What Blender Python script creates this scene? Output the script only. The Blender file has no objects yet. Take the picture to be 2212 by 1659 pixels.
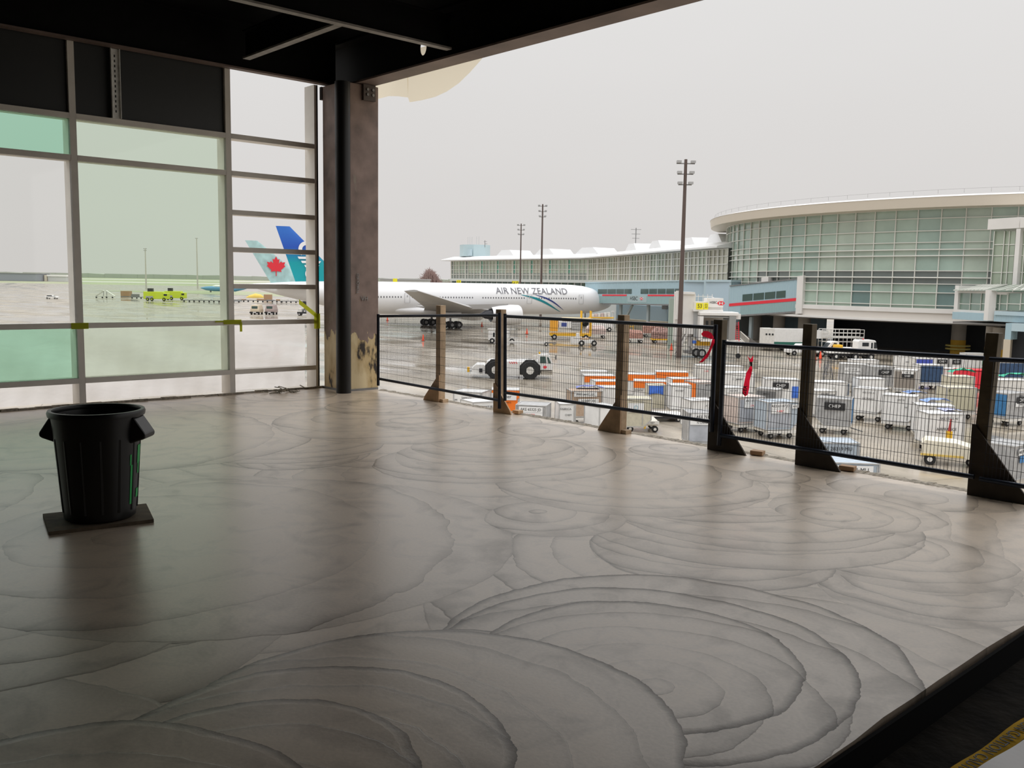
import bpy, math, random
from mathutils import Vector, Matrix
random.seed(7)
PI = math.pi
S = bpy.context.scene
COL = S.collection

# ------------------------------------------------------------------ camera
FPX, YAW, PIT, ROL = 1967.8, math.radians(47.565), math.radians(6.356), math.radians(0.930)
CAM = Vector((0, 0, 1.6))
FW = Vector((-math.sin(YAW)*math.cos(PIT), math.cos(YAW)*math.cos(PIT), -math.sin(PIT)))
RH = Vector((math.cos(YAW), math.sin(YAW), 0))          # level, to the right
HH = Vector((-math.sin(YAW), math.cos(YAW), 0))         # level, away
UP0 = RH.cross(FW)
R2 = math.cos(ROL)*RH + math.sin(ROL)*UP0
U2 = -math.sin(ROL)*RH + math.cos(ROL)*UP0
cd = bpy.data.cameras.new('camera')
cd.sensor_width = 36.0
cd.lens = FPX/2212*36.0
cd.clip_start = 0.05
cd.clip_end = 20000
co = bpy.data.objects.new('camera', cd)
COL.objects.link(co)
co.matrix_world = Matrix(((R2.x, U2.x, -FW.x, CAM.x), (R2.y, U2.y, -FW.y, CAM.y), (R2.z, U2.z, -FW.z, CAM.z), (0, 0, 0, 1)))
S.camera = co

# ------------------------------------------------------------------ sky (overcast, brighter overhead)
w = bpy.data.worlds.new('overcast_sky')
S.world = w
w.use_nodes = True
nt = w.node_tree
nt.nodes.clear()
tc = nt.nodes.new('ShaderNodeTexCoord')
sx = nt.nodes.new('ShaderNodeSeparateXYZ')
rp = nt.nodes.new('ShaderNodeValToRGB')
bg = nt.nodes.new('ShaderNodeBackground')
ow = nt.nodes.new('ShaderNodeOutputWorld')
nz = nt.nodes.new('ShaderNodeTexNoise')
nz.inputs['Scale'].default_value = 1.6
nz.inputs['Detail'].default_value = 4
mp = nt.nodes.new('ShaderNodeMapping')
mp.inputs['Scale'].default_value = (1, 1, 3)
ma = nt.nodes.new('ShaderNodeMath'); ma.operation = 'MULTIPLY_ADD'
ma.inputs[1].default_value = 0.09; ma.inputs[2].default_value = 0.955
mx = nt.nodes.new('ShaderNodeMath'); mx.operation = 'MULTIPLY'
el = rp.color_ramp.elements
el[0].position = 0.0; el[0].color = (.68, .655, .64, 1)
el[1].position = 1.0; el[1].color = (2.8, 2.8, 2.83, 1)
e = el.new(.10); e.color = (.70, .68, .665, 1)
e = el.new(.30); e.color = (.765, .755, .747, 1)
e = el.new(.48); e.color = (.95, .94, .935, 1)
e = el.new(.66); e.color = (1.8, 1.8, 1.8, 1)
L = nt.links.new
L(tc.outputs['Generated'], sx.inputs[0]); L(sx.outputs['Z'], rp.inputs['Fac'])
L(tc.outputs['Generated'], mp.inputs['Vector']); L(mp.outputs[0], nz.inputs['Vector'])
L(nz.outputs['Fac'], ma.inputs[0]); L(ma.outputs[0], bg.inputs['Strength'])
L(rp.outputs['Color'], bg.inputs['Color']); L(bg.outputs[0], ow.inputs['Surface'])
S.view_settings.view_transform = 'Standard'
S.view_settings.look = 'None'
S.view_settings.gamma = 1.0
S.view_settings.use_curve_mapping = False
S.view_settings.exposure = 0.0
GZ = -7.3                                                # level of the apron

# ------------------------------------------------------------------ places
def ray(px, py): return FW*FPX + R2*(px-1106) - U2*(py-829.5)
def at(px, py, z=GZ):
    d = ray(px, py); return CAM + d*((z-CAM.z)/d.z)
def at_y(px, py, y):
    d = ray(px, py); return CAM + d*((y-CAM.y)/d.y)
def at_x(px, py, x):
    d = ray(px, py); return CAM + d*((x-CAM.x)/d.x)
def far(px, py, dep):
    d = ray(px, py); return CAM + d*(dep/d.dot(HH))
def ld(lat, dep, z=GZ):
    p = RH*lat + HH*dep; return Vector((p.x, p.y, z))
def col_at(px, dep, z=GZ):
    k = Vector((0, 0, z-CAM.z)); q = px-1106
    num = q*(dep*HH.dot(FW)+k.dot(FW)) - FPX*(dep*HH.dot(R2)+k.dot(R2))
    return ld(num/(FPX*RH.dot(R2)-q*RH.dot(FW)), dep, z)

# ------------------------------------------------------------------ materials
MATS = {}
def mat(name, col=(.5, .5, .5), rough=.6, metal=0., var=.0, vs=6., bump=0., bs=30., spec=.5, stripes=None):
    if name in MATS: return MATS[name]
    m = bpy.data.materials.new(name); m.use_nodes = True
    n = m.node_tree.nodes; b = n['Principled BSDF']; l = m.node_tree.links
    b.inputs['Base Color'].default_value = (*col, 1)
    b.inputs['Roughness'].default_value = rough
    b.inputs['Metallic'].default_value = metal
    b.inputs['Specular IOR Level'].default_value = spec
    if var or bump or stripes:
        t = n.new('ShaderNodeTexCoord')
    if var:
        z = n.new('ShaderNodeTexNoise'); z.inputs['Scale'].default_value = vs; z.inputs['Detail'].default_value = 6
        r = n.new('ShaderNodeValToRGB')
        r.color_ramp.elements[0].position = .3; r.color_ramp.elements[1].position = .7
        r.color_ramp.elements[0].color = (*[c*(1-var) for c in col], 1)
        r.color_ramp.elements[1].color = (*[min(1, c*(1+var*.6)) for c in col], 1)
        l.new(t.outputs['Object'], z.inputs['Vector']); l.new(z.outputs['Fac'], r.inputs['Fac'])
        l.new(r.outputs['Color'], b.inputs['Base Color'])
    if bump:
        z2 = n.new('ShaderNodeTexNoise'); z2.inputs['Scale'].default_value = bs; z2.inputs['Detail'].default_value = 4
        bp = n.new('ShaderNodeBump'); bp.inputs['Strength'].default_value = bump; bp.inputs['Distance'].default_value = .02
        l.new(t.outputs['Object'], z2.inputs['Vector']); l.new(z2.outputs['Fac'], bp.inputs['Height'])
        l.new(bp.outputs['Normal'], b.inputs['Normal'])
    if stripes:                                          # ribbed sheet metal
        wv = n.new('ShaderNodeTexWave'); wv.inputs['Scale'].default_value = stripes; wv.bands_direction = 'DIAGONAL'
        bp = n.new('ShaderNodeBump'); bp.inputs['Strength'].default_value = .6; bp.inputs['Distance'].default_value = .08
        mp_ = n.new('ShaderNodeMapping'); mp_.inputs['Scale'].default_value = (1, 1, 0)
        l.new(t.outputs['Object'], mp_.inputs['Vector']); l.new(mp_.outputs[0], wv.inputs['Vector'])
        l.new(wv.outputs['Fac'], bp.inputs['Height']); l.new(bp.outputs['Normal'], b.inputs['Normal'])
    MATS[name] = m
    return m

def glass_mat(name, tint, gloss=.6):
    m = bpy.data.materials.new(name); m.use_nodes = True
    n = m.node_tree.nodes; l = m.node_tree.links; n.clear()
    o = n.new('ShaderNodeOutputMaterial'); t = n.new('ShaderNodeBsdfTransparent'); t.inputs[0].default_value = (*tint, 1)
    g = n.new('ShaderNodeBsdfGlossy'); g.inputs['Roughness'].default_value = .03; g.inputs[0].default_value = (gloss, gloss, gloss, 1)
    f = n.new('ShaderNodeFresnel'); f.inputs[0].default_value = 1.35
    x = n.new('ShaderNodeMixShader')
    l.new(f.outputs[0], x.inputs[0]); l.new(t.outputs[0], x.inputs[1]); l.new(g.outputs[0], x.inputs[2]); l.new(x.outputs[0], o.inputs[0])
    MATS[name] = m
    return m

def plastic_mat(name):
    m = bpy.data.materials.new(name); m.use_nodes = True
    n = m.node_tree.nodes; l = m.node_tree.links; n.clear()
    o = n.new('ShaderNodeOutputMaterial')
    t = n.new('ShaderNodeBsdfTransparent'); t.inputs[0].default_value = (.95, .95, .95, 1)
    d = n.new('ShaderNodeBsdfDiffuse'); d.inputs[0].default_value = (.9, .88, .87, 1)
    tr = n.new('ShaderNodeBsdfTranslucent'); tr.inputs[0].default_value = (.98, .955, .945, 1)
    a = n.new('ShaderNodeMixShader'); a.inputs[0].default_value = .75
    b = n.new('ShaderNodeMixShader')
    tcx = n.new('ShaderNodeTexCoord'); mpx = n.new('ShaderNodeMapping'); mpx.inputs['Scale'].default_value = (1, .7, 2.2); mpx.inputs['Rotation'].default_value = (.8, 0, 0)
    nx = n.new('ShaderNodeTexNoise'); nx.inputs['Scale'].default_value = 2.5; nx.inputs['Detail'].default_value = 5; nx.inputs['Distortion'].default_value = 1.5
    rx = n.new('ShaderNodeMapRange'); rx.inputs[1].default_value = .3; rx.inputs[2].default_value = .75; rx.inputs[3].default_value = .80; rx.inputs[4].default_value = .97
    l.new(tcx.outputs['Object'], mpx.inputs[0]); l.new(mpx.outputs[0], nx.inputs['Vector']); l.new(nx.outputs['Fac'], rx.inputs[0])
    l.new(rx.outputs[0], b.inputs[0])
    l.new(d.outputs[0], a.inputs[1]); l.new(tr.outputs[0], a.inputs[2]); l.new(t.outputs[0], b.inputs[1]); l.new(a.outputs[0], b.inputs[2]); l.new(b.outputs[0], o.inputs[0])
    MATS[name] = m
    return m

# ------------------------------------------------------------------ mesh builder
class MB:
    def __init__(s): s.v = []; s.f = []
    def add(s, vs, fs):
        o = len(s.v); s.v += [tuple(p) for p in vs]; s.f += [tuple(i+o for i in q) for q in fs]; return s
    def box(s, c, d, rz=0.):
        hx, hy, hz = d[0]/2, d[1]/2, d[2]/2; ca, sa = math.cos(rz), math.sin(rz); vs = []
        for x, y, z in ((-1,-1,-1),(1,-1,-1),(1,1,-1),(-1,1,-1),(-1,-1,1),(1,-1,1),(1,1,1),(-1,1,1)):
            X, Y = x*hx, y*hy
            vs.append((c[0]+X*ca-Y*sa, c[1]+X*sa+Y*ca, c[2]+z*hz))
        return s.add(vs, BOXF)
    def span(s, a, b):                                   # axis-aligned box between two corners
        return s.box([(a[i]+b[i])/2 for i in range(3)], [abs(a[i]-b[i]) for i in range(3)])
    def bar(s, a, b, wd, ht=None, up=(0, 0, 1)):         # box section from a to b
        a, b = Vector(a), Vector(b); ht = ht or wd; d = (b-a).normalized(); u = Vector(up)
        if abs(d.dot(u)) > .98: u = Vector((0, 1, 0)) if abs(d.y) < .9 else Vector((1, 0, 0))
        x = d.cross(u).normalized()*wd/2; y = x.cross(d).normalized()*ht/2
        return s.add([a-x-y, a+x-y, a+x+y, a-x+y, b-x-y, b+x-y, b+x+y, b-x+y], [(3,2,1,0),(4,5,6,7),(0,1,5,4),(1,2,6,5),(2,3,7,6),(3,0,4,7)])
    def tube(s, a, b, r, n=10, r2=None):
        a, b = Vector(a), Vector(b); r2 = r if r2 is None else r2; d = (b-a).normalized()
        u = Vector((0, 0, 1)) if abs(d.z) < .9 else Vector((1, 0, 0)); x = d.cross(u).normalized(); y = x.cross(d)
        vs = [a+(x*math.cos(2*PI*i/n)+y*math.sin(2*PI*i/n))*r for i in range(n)]+[b+(x*math.cos(2*PI*i/n)+y*math.sin(2*PI*i/n))*r2 for i in range(n)]
        fs = [(i, (i+1) % n, n+(i+1) % n, n+i) for i in range(n)]
        return s.add(vs, fs+[tuple(range(n-1, -1, -1)), tuple(range(n, 2*n))])
    def path(s, pts, r, n=6):
        for a, b in zip(pts, pts[1:]): s.tube(a, b, r, n)
        return s
    def lathe(s, prof, n=32, c=(0, 0, 0), close=False):
        vs = []; fs = []; m = len(prof)
        for r, z in prof:
            for i in range(n): vs.append((c[0]+r*math.cos(2*PI*i/n), c[1]+r*math.sin(2*PI*i/n), c[2]+z))
        for j in range(m-1):
            for i in range(n): fs.append((j*n+i, j*n+(i+1) % n, (j+1)*n+(i+1) % n, (j+1)*n+i))
        if close: fs += [tuple(range(n-1, -1, -1)), tuple(range((m-1)*n, m*n))]
        return s.add(vs, fs)
    def prism(s, poly, o, u, v, ext):                    # polygon in plane (o,u,v) pushed by ext
        o, u, v, ext = Vector(o), Vector(u), Vector(v), Vector(ext); n = len(poly)
        vs = [o+u*p[0]+v*p[1] for p in poly]; vs += [q+ext for q in vs]
        return s.add(vs, [tuple(range(n-1, -1, -1)), tuple(range(n, 2*n))]+[(i, (i+1) % n, n+(i+1) % n, n+i) for i in range(n)])
    def loft(s, rings, cap=True):
        n = len(rings[0]); vs = [p for r in rings for p in r]; fs = []
        for j in range(len(rings)-1):
            for i in range(n): fs.append((j*n+i, j*n+(i+1) % n, (j+1)*n+(i+1) % n, (j+1)*n+i))
        if cap: fs += [tuple(range(n-1, -1, -1)), tuple(range((len(rings)-1)*n, len(rings)*n))]
        return s.add(vs, fs)
    def grid(s, fn, nu, nv):
        vs = [fn(i/nu, j/nv) for j in range(nv+1) for i in range(nu+1)]
        return s.add(vs, [(j*(nu+1)+i, j*(nu+1)+i+1, (j+1)*(nu+1)+i+1, (j+1)*(nu+1)+i) for j in range(nv) for i in range(nu)])
    def wheel(s, c, r, wd, axis=(0, 1, 0), n=20):
        c, a = Vector(c), Vector(axis).normalized(); return s.tube(c-a*wd/2, c+a*wd/2, r, n)
    def build(s, name, m, parent=None, world=False, smooth=False, bevel=0., fix=True):
        off = parent.location if (world and parent) else Vector((0, 0, 0))
        me = bpy.data.meshes.new(name)
        me.from_pydata([tuple(Vector(p)-off) for p in s.v], [], s.f)
        if fix:
            import bmesh
            b = bmesh.new(); b.from_mesh(me); bmesh.ops.recalc_face_normals(b, faces=b.faces); b.to_mesh(me); b.free()
        if smooth:
            for p in me.polygons: p.use_smooth = True
            me.set_sharp_from_angle(angle=math.radians(40))
        me.materials.append(m)
        o = bpy.data.objects.new(name, me); COL.objects.link(o)
        if parent: o.parent = parent
        if bevel:
            bv = o.modifiers.new('bevel', 'BEVEL'); bv.width = bevel; bv.segments = 2; bv.limit_method = 'ANGLE'
        return o
BOXF = [(3,2,1,0),(4,5,6,7),(0,1,5,4),(1,2,6,5),(2,3,7,6),(3,0,4,7)]

def tag(o, label, cat, group=None, kind=None):
    o['label'] = label; o['category'] = cat
    if group: o['group'] = group
    if kind: o['kind'] = kind
    return o
def thing(name, label, cat, loc=(0, 0, 0), rz=0., group=None):
    o = bpy.data.objects.new(name, None); COL.objects.link(o); o.empty_display_size = .2
    o.location = loc; o.rotation_euler = (0, 0, rz)
    return tag(o, label, cat, group)
def struct(name, loc=(0, 0, 0)):
    o = bpy.data.objects.new(name, None); COL.objects.link(o); o.location = loc; o['kind'] = 'structure'
    return o
def dup(root, loc, rz, label, group=None):
    r = root.copy(); COL.objects.link(r); r.location = loc; r.rotation_euler = (0, 0, rz); r['label'] = label
    if group: r['group'] = group
    for ch in list(root.children):
        c = ch.copy(); COL.objects.link(c); c.parent = r
        for g in ch.children:
            d = g.copy(); COL.objects.link(d); d.parent = c
    return r
def text(s, size, m, parent, loc, rot=(PI/2, 0, 0), sx=1., name='lettering', ext=.004, bend=None, shear=0.):
    cu = bpy.data.curves.new(name, 'FONT'); cu.body = s; cu.size = size; cu.align_x = 'CENTER'; cu.align_y = 'CENTER'
    cu.extrude = ext; cu.resolution_u = 3; cu.shear = shear
    ob = bpy.data.objects.new(name+'_curve', cu)
    me = bpy.data.meshes.new_from_object(ob); bpy.data.objects.remove(ob); bpy.data.curves.remove(cu)
    for v in me.vertices: v.co.x *= sx
    if bend:
        for v in me.vertices: v.co = bend(v.co.x, v.co.y, v.co.z)
    me.materials.clear(); me.materials.append(m)
    o = bpy.data.objects.new(name, me); COL.objects.link(o); o.parent = parent; o.location = loc; o.rotation_euler = rot
    return o

# shared materials
WHITE = mat('white_paint', (.80, .79, .77), .45, var=.06, vs=3)
WHITE2 = mat('weathered_white', (.72, .70, .66), .6, var=.14, vs=3)
CREAM = mat('cream_panel', (.66, .60, .49), .6, var=.15, vs=2)
ALU = mat('dull_aluminium', (.47, .465, .455), .5, .2, var=.18, vs=4)
GREYP = mat('grey_plastic', (.36, .36, .36), .6, var=.1)
BLACK = mat('black_rubber', (.012, .012, .013), .6)
DARK = mat('dark_steel', (.02, .02, .024), .5)
STEEL = mat('grey_steel', (.25, .25, .25), .45, .5, var=.2)
RED = mat('red_paint', (.75, .03, .05), .5)
HOTRED = mat('hot_red_ribbon', (.80, .012, .04), .55)
_n = HOTRED.node_tree.nodes; _t = _n.new('ShaderNodeBsdfTranslucent'); _t.inputs[0].default_value = (.95, .02, .06, 1); _x = _n.new('ShaderNodeMixShader'); _x.inputs[0].default_value = .75
_l = HOTRED.node_tree.links; _l.new(_n['Principled BSDF'].outputs[0], _x.inputs[1]); _l.new(_t.outputs[0], _x.inputs[2]); _l.new(_x.outputs[0], _n['Material Output'].inputs['Surface'])
ORANGE = mat('orange_paint', (.92, .20, .015), .5)
CONE = mat('cone_orange', (.95, .10, .04), .5)
YEL = mat('yellow_paint', (.80, .45, .02), .5)
YELSIGN = mat('sign_yellow', (.88, .78, .02), .5)
LIME = mat('lime_yellow', (.62, .70, .03), .5)
BLUE = mat('blue_tarp', (.055, .17, .66), .55, var=.25, vs=3)
TEALB = mat('teal_blue_curtain', (.035, .17, .37), .6, var=.2, vs=3)
NAVY = mat('navy_curtain', (.03, .07, .15), .6, var=.2, vs=3)
GREEN = mat('green_tarp', (.03, .42, .26), .6, var=.2, vs=3)
INK = mat('black_lettering', (.02, .02, .02), .6)
GLASSD = mat('dark_window_glass', (.02, .025, .03), .05)
GLASSG = mat('green_window_glass', (.05, .09, .08), .08)
TAN = mat('tan_board', (.42, .26, .15), .7, var=.15)
BROWNBOX = mat('brown_container', (.45, .33, .24), .7, var=.15)
WOOD = mat('weathered_lumber', (.42, .30, .19), .75, var=.35, vs=9)
PLY = mat('plywood_gusset', (.42, .28, .17), .8, var=.3, vs=7)

# ------------------------------------------------------------------ the concrete floor: fans of overlapping trowel sweeps
SWEEPS = [  # three points on each sweep's rim, as seen from the doorway (nearest of the far fans first)
 ((300,1270),(475,1312),(980,1215)), ((125,1240),(45,1320),(170,1385)), ((0,1495),(150,1465),(240,1440)),
 ((380,1165),(550,1192),(845,1090)), ((320,1110),(550,1110),(645,1040)), ((0,1200),(66,1180),(92,1165)),
 ((1806,1275),(2056,1340),(2206,1280)), ((1796,1290),(1960,1345),(2190,1350)), ((1791,1230),(2056,1282),(2212,1240)),
 ((1450,1260),(1640,1275),(1806,1240)), ((1296,1160),(1636,1230),(1996,1165)), ((1000,1080),(1110,1160),(1060,1240)),
 ((1356,1130),(1656,1190),(1931,1140)), ((1166,1160),(1300,1155),(1352,1130)), ((1306,1085),(1500,1125),(1800,1085)),
 ((1116,1075),(1366,1115),(1661,1060)), ((820,990),(1000,1045),(1150,1035)), ((0,965),(103,985),(0,1030)),
 ((410,987),(600,1002),(830,950)), ((1106,1040),(1306,1025),(1361,995)), ((920,985),(1100,1000),(1230,960)),
 ((440,875),(505,925),(385,955)), ((600,900),(685,935),(590,980)), ((1360,970),(1450,992),(1471,960)),
 ((1060,880),(1170,920),(1060,950)), ((840,905),(960,930),(985,905)), ((700,880),(880,895),(930,870)),
 ((1640,1040),(1700,1045),(1712,1020)), ((1800,1060),(1960,1080),(2050,1120)), ((1180,915),(1262,928),(1170,945)),
 ((962,1357),(1340,1243),(1996,1485)), ((990,1345),(1420,1275),(1840,1440)), ((610,1452),(950,1360),(1341,1450)),
 ((1110,1335),(1320,1298),(1700,1400)), ((1106,1375),(1341,1450),(1480,1600)), ((300,1550),(790,1437),(1105,1580)),
 ((490,1520),(600,1508),(850,1560)), ((0,1595),(300,1558),(560,1600)),
]
def circle3(a, b, c):
    ax, ay, bx, by, cx, cy = a.x, a.y, b.x, b.y, c.x, c.y
    d = 2*(ax*(by-cy)+bx*(cy-ay)+cx*(ay-by))
    ux = ((ax*ax+ay*ay)*(by-cy)+(bx*bx+by*by)*(cy-ay)+(cx*cx+cy*cy)*(ay-by))/d
    uy = ((ax*ax+ay*ay)*(cx-bx)+(bx*bx+by*by)*(ax-cx)+(cx*cx+cy*cy)*(bx-ax))/d
    return ux, uy, math.hypot(ax-ux, ay-uy)
def concrete():
    m = bpy.data.materials.new('fresh_trowelled_concrete'); m.use_nodes = True
    n = m.node_tree.nodes; l = m.node_tree.links; b = n['Principled BSDF']
    t = n.new('ShaderNodeTexCoord')
    def math_(op, a, bb=None, c=None, clamp=False):
        q = n.new('ShaderNodeMath'); q.operation = op; q.use_clamp = clamp
        for i, val in enumerate((a, bb, c)):
            if val is None: continue
            if isinstance(val, (int, float)): q.inputs[i].default_value = val
            else: l.new(val, q.inputs[i])
        return q.outputs[0]
    nz = n.new('ShaderNodeTexNoise'); nz.inputs['Scale'].default_value = 1.7; nz.inputs['Detail'].default_value = 9; nz.inputs['Roughness'].default_value = .62
    l.new(t.outputs['Object'], nz.inputs['Vector'])
    off = n.new('ShaderNodeVectorMath'); off.operation = 'SCALE'; off.inputs['Scale'].default_value = .14
    l.new(nz.outputs['Color'], off.inputs[0])
    ad = n.new('ShaderNodeVectorMath'); ad.operation = 'ADD'; l.new(t.outputs['Object'], ad.inputs[0]); l.new(off.outputs[0], ad.inputs[1])
    flat = n.new('ShaderNodeVectorMath'); flat.operation = 'MULTIPLY'; flat.inputs[1].default_value = (1, 1, 0); l.new(ad.outputs[0], flat.inputs[0])
    P = flat.outputs[0]
    ph = None; edge = None
    rnd = random.Random(3)
    fill = []
    for i in range(32):                                  # older strokes underneath, all over the slab
        a_ = rnd.uniform(0, 2*PI); r_ = rnd.uniform(.7, 1.7); px_, py_ = rnd.uniform(-11.6, -1.6), rnd.uniform(-.5, 7.4)
        fill.append((px_, py_, r_, math.cos(a_), math.sin(a_)))
    for si, tri in enumerate(fill+SWEEPS):
        if isinstance(tri[0], float): ux, uy, r, mx_, my_ = tri
        else:
            ux, uy, r = circle3(*[at(x, y, 0) for x, y in tri]); mid = at(*tri[1], 0); mx_, my_ = (mid.x-ux)/r, (mid.y-uy)/r
        ux += .07; uy += .07
        ds = n.new('ShaderNodeVectorMath'); ds.operation = 'DISTANCE'; ds.inputs[1].default_value = (ux, uy, 0); l.new(P, ds.inputs[0])
        soft = 0.0 if si >= len(fill)+len(SWEEPS)-8 else rnd.uniform(.014, .036)
        depth = math_('SUBTRACT', r+soft, ds.outputs['Value'])
        sh = .45*r
        d2 = n.new('ShaderNodeVectorMath'); d2.operation = 'DISTANCE'; d2.inputs[1].default_value = (ux-mx_*sh, uy-my_*sh, 0); l.new(P, d2.inputs[0])
        k = rnd.uniform(2.6, 4.2)/max(.7, min(1.6, r))
        val = math_('MULTIPLY_ADD', d2.outputs['Value'], -k, (r+sh)*k)
        if ph is None:
            ph = val; edge = n.new('ShaderNodeValue').outputs[0]; edge.default_value = .6
        msk = math_('GREATER_THAN', depth, soft)
        ma_ = n.new('ShaderNodeMix'); l.new(msk, ma_.inputs[0]); l.new(ph, ma_.inputs[2]); l.new(val, ma_.inputs[3]); ph = ma_.outputs[0]
        mb_ = n.new('ShaderNodeMix'); l.new(msk, mb_.inputs[0]); l.new(edge, mb_.inputs[2]); l.new(depth, mb_.inputs[3]); edge = mb_.outputs[0]
    nf = n.new('ShaderNodeTexNoise'); nf.inputs['Scale'].default_value = 2.3; nf.inputs['Detail'].default_value = 3; l.new(t.outputs['Object'], nf.inputs['Vector'])
    wob = math_('MULTIPLY_ADD', nf.outputs['Fac'], .35, ph)
    ring = math_('FRACT', wob)
    ramp = n.new('ShaderNodeValToRGB'); cr = ramp.color_ramp
    cr.elements[0].position = 0; cr.elements[0].color = (.25, .25, .25, 1); cr.elements[1].position = 1; cr.elements[1].color = (.99, .99, .99, 1)
    for p, c in ((.025, .50), (.15, .78), (.5, 1.0), (.93, .92)):
        q = cr.elements.new(p); q.color = (c, c, c, 1)
    l.new(ring, ramp.inputs['Fac'])
    # strength of the rings varies over the floor
    ns = n.new('ShaderNodeTexNoise'); ns.inputs['Scale'].default_value = .9; l.new(t.outputs['Object'], ns.inputs['Vector'])
    st = n.new('ShaderNodeMapRange'); st.inputs[1].default_value = .35; st.inputs[2].default_value = .7; st.inputs[3].default_value = .60; st.inputs[4].default_value = 1.0; l.new(ns.outputs['Fac'], st.inputs[0])
    fd = n.new('ShaderNodeMapRange'); fd.inputs[1].default_value = .15; fd.inputs[2].default_value = 1.1; fd.inputs[3].default_value = 1.0; fd.inputs[4].default_value = .15; l.new(edge, fd.inputs[0])
    ringv = n.new('ShaderNodeMix'); l.new(math_('MULTIPLY', st.outputs[0], fd.outputs[0]), ringv.inputs[0]); ringv.inputs[2].default_value = 1.0; l.new(ramp.outputs['Color'], ringv.inputs[3])
    er = n.new('ShaderNodeMapRange'); er.inputs[1].default_value = 0.0; er.inputs[2].default_value = .042; er.inputs[3].default_value = .28; er.inputs[4].default_value = 1.0; l.new(edge, er.inputs[0])
    er2 = n.new('ShaderNodeMapRange'); er2.inputs[1].default_value = 0.0; er2.inputs[2].default_value = .30; er2.inputs[3].default_value = .74; er2.inputs[4].default_value = 1.0; l.new(edge, er2.inputs[0])
    v1 = math_('MULTIPLY', ringv.outputs[0], er.outputs[0]); v1 = math_('MULTIPLY', v1, er2.outputs[0])
    # fine brushed grain and blotches
    ng = n.new('ShaderNodeTexNoise'); ng.inputs['Scale'].default_value = 55; ng.inputs['Detail'].default_value = 6; l.new(t.outputs['Object'], ng.inputs['Vector'])
    gr = math_('MULTIPLY_ADD', ng.outputs['Fac'], .35, .825)
    nb = n.new('ShaderNodeTexNoise'); nb.inputs['Scale'].default_value = 3.1; nb.inputs['Detail'].default_value = 8; nb.inputs['Distortion'].default_value = 1.2; l.new(t.outputs['Object'], nb.inputs['Vector'])
    bl = math_('MULTIPLY_ADD', nb.outputs['Fac'], 1.3, .32, True)
    v2 = math_('MULTIPLY', math_('MULTIPLY', v1, gr), bl)
    mixc = n.new('ShaderNodeMix'); mixc.data_type = 'RGBA'; l.new(v2, mixc.inputs[0])
    mixc.inputs[6].default_value = (.045, .039, .033, 1); mixc.inputs[7].default_value = (.74, .60, .455, 1)
    l.new(mixc.outputs[2], b.inputs['Base Color'])
    ro = n.new('ShaderNodeMapRange'); ro.inputs[1].default_value = .3; ro.inputs[2].default_value = 1.0; ro.inputs[3].default_value = .30; ro.inputs[4].default_value = .40; l.new(v2, ro.inputs[0])
    l.new(ro.outputs[0], b.inputs['Roughness'])
    cw = n.new('ShaderNodeMapRange'); cw.inputs[1].default_value = .15; cw.inputs[2].default_value = .85; cw.inputs[3].default_value = .05; cw.inputs[4].default_value = .85; l.new(v2, cw.inputs[0]); l.new(cw.outputs[0], b.inputs['Coat Weight'])
    sw = n.new('ShaderNodeMapRange'); sw.inputs[1].default_value = .1; sw.inputs[2].default_value = .8; sw.inputs[3].default_value = .2; sw.inputs[4].default_value = .6; l.new(v2, sw.inputs[0]); l.new(sw.outputs[0], b.inputs['Specular IOR Level'])
    b.inputs['Coat Roughness'].default_value = .28
    bp = n.new('ShaderNodeBump'); bp.inputs['Strength'].default_value = .4; bp.inputs['Distance'].default_value = .012
    l.new(v1, bp.inputs['Height'])
    bp2 = n.new('ShaderNodeBump'); bp2.inputs['Strength'].default_value = .06; bp2.inputs['Distance'].default_value = .01
    l.new(ng.outputs['Fac'], bp2.inputs['Height']); l.new(bp.outputs[0], bp2.inputs['Normal']); l.new(bp2.outputs[0], b.inputs['Normal'])
    return m
XW, YF, SE = -11.83, 7.58, -1.45                         # glass wall, deck edge, slab edge
m = MB()
ys = [-7.0]+[i*.25-6.75 for i in range(0, 57)]+[YF]
rj = random.Random(5)
front = [(SE+rj.uniform(-.012, .012), y) for y in ys]
poly = front+[(-11.95, YF), (-11.95, -7.0)]
m.prism(poly, (0, 0, -.13), (1, 0, 0), (0, 1, 0), (0, 0, .13))
fl = m.build('floor', concrete()); fl['kind'] = 'structure'
SUB = mat('dirty_dark_subfloor', (.020, .0165, .012), .95, spec=.15, var=.7, vs=5, bump=.5, bs=18)
m = MB(); m.span((-12.0, -7.05, -.5), (6.0, 7.62, -.135)); sf = m.build('floor_base', SUB); sf['kind'] = 'structure'
m = MB(); m.span((SE+.014, -7.0, -.134), (SE+.03, YF, -.012)); o = m.build('edge_shade_strip', mat('edge_shade_black', (.004, .004, .004), .9, spec=.1)); o['kind'] = 'structure'  # added black strip that stands in for the shade on the slab's side
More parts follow.
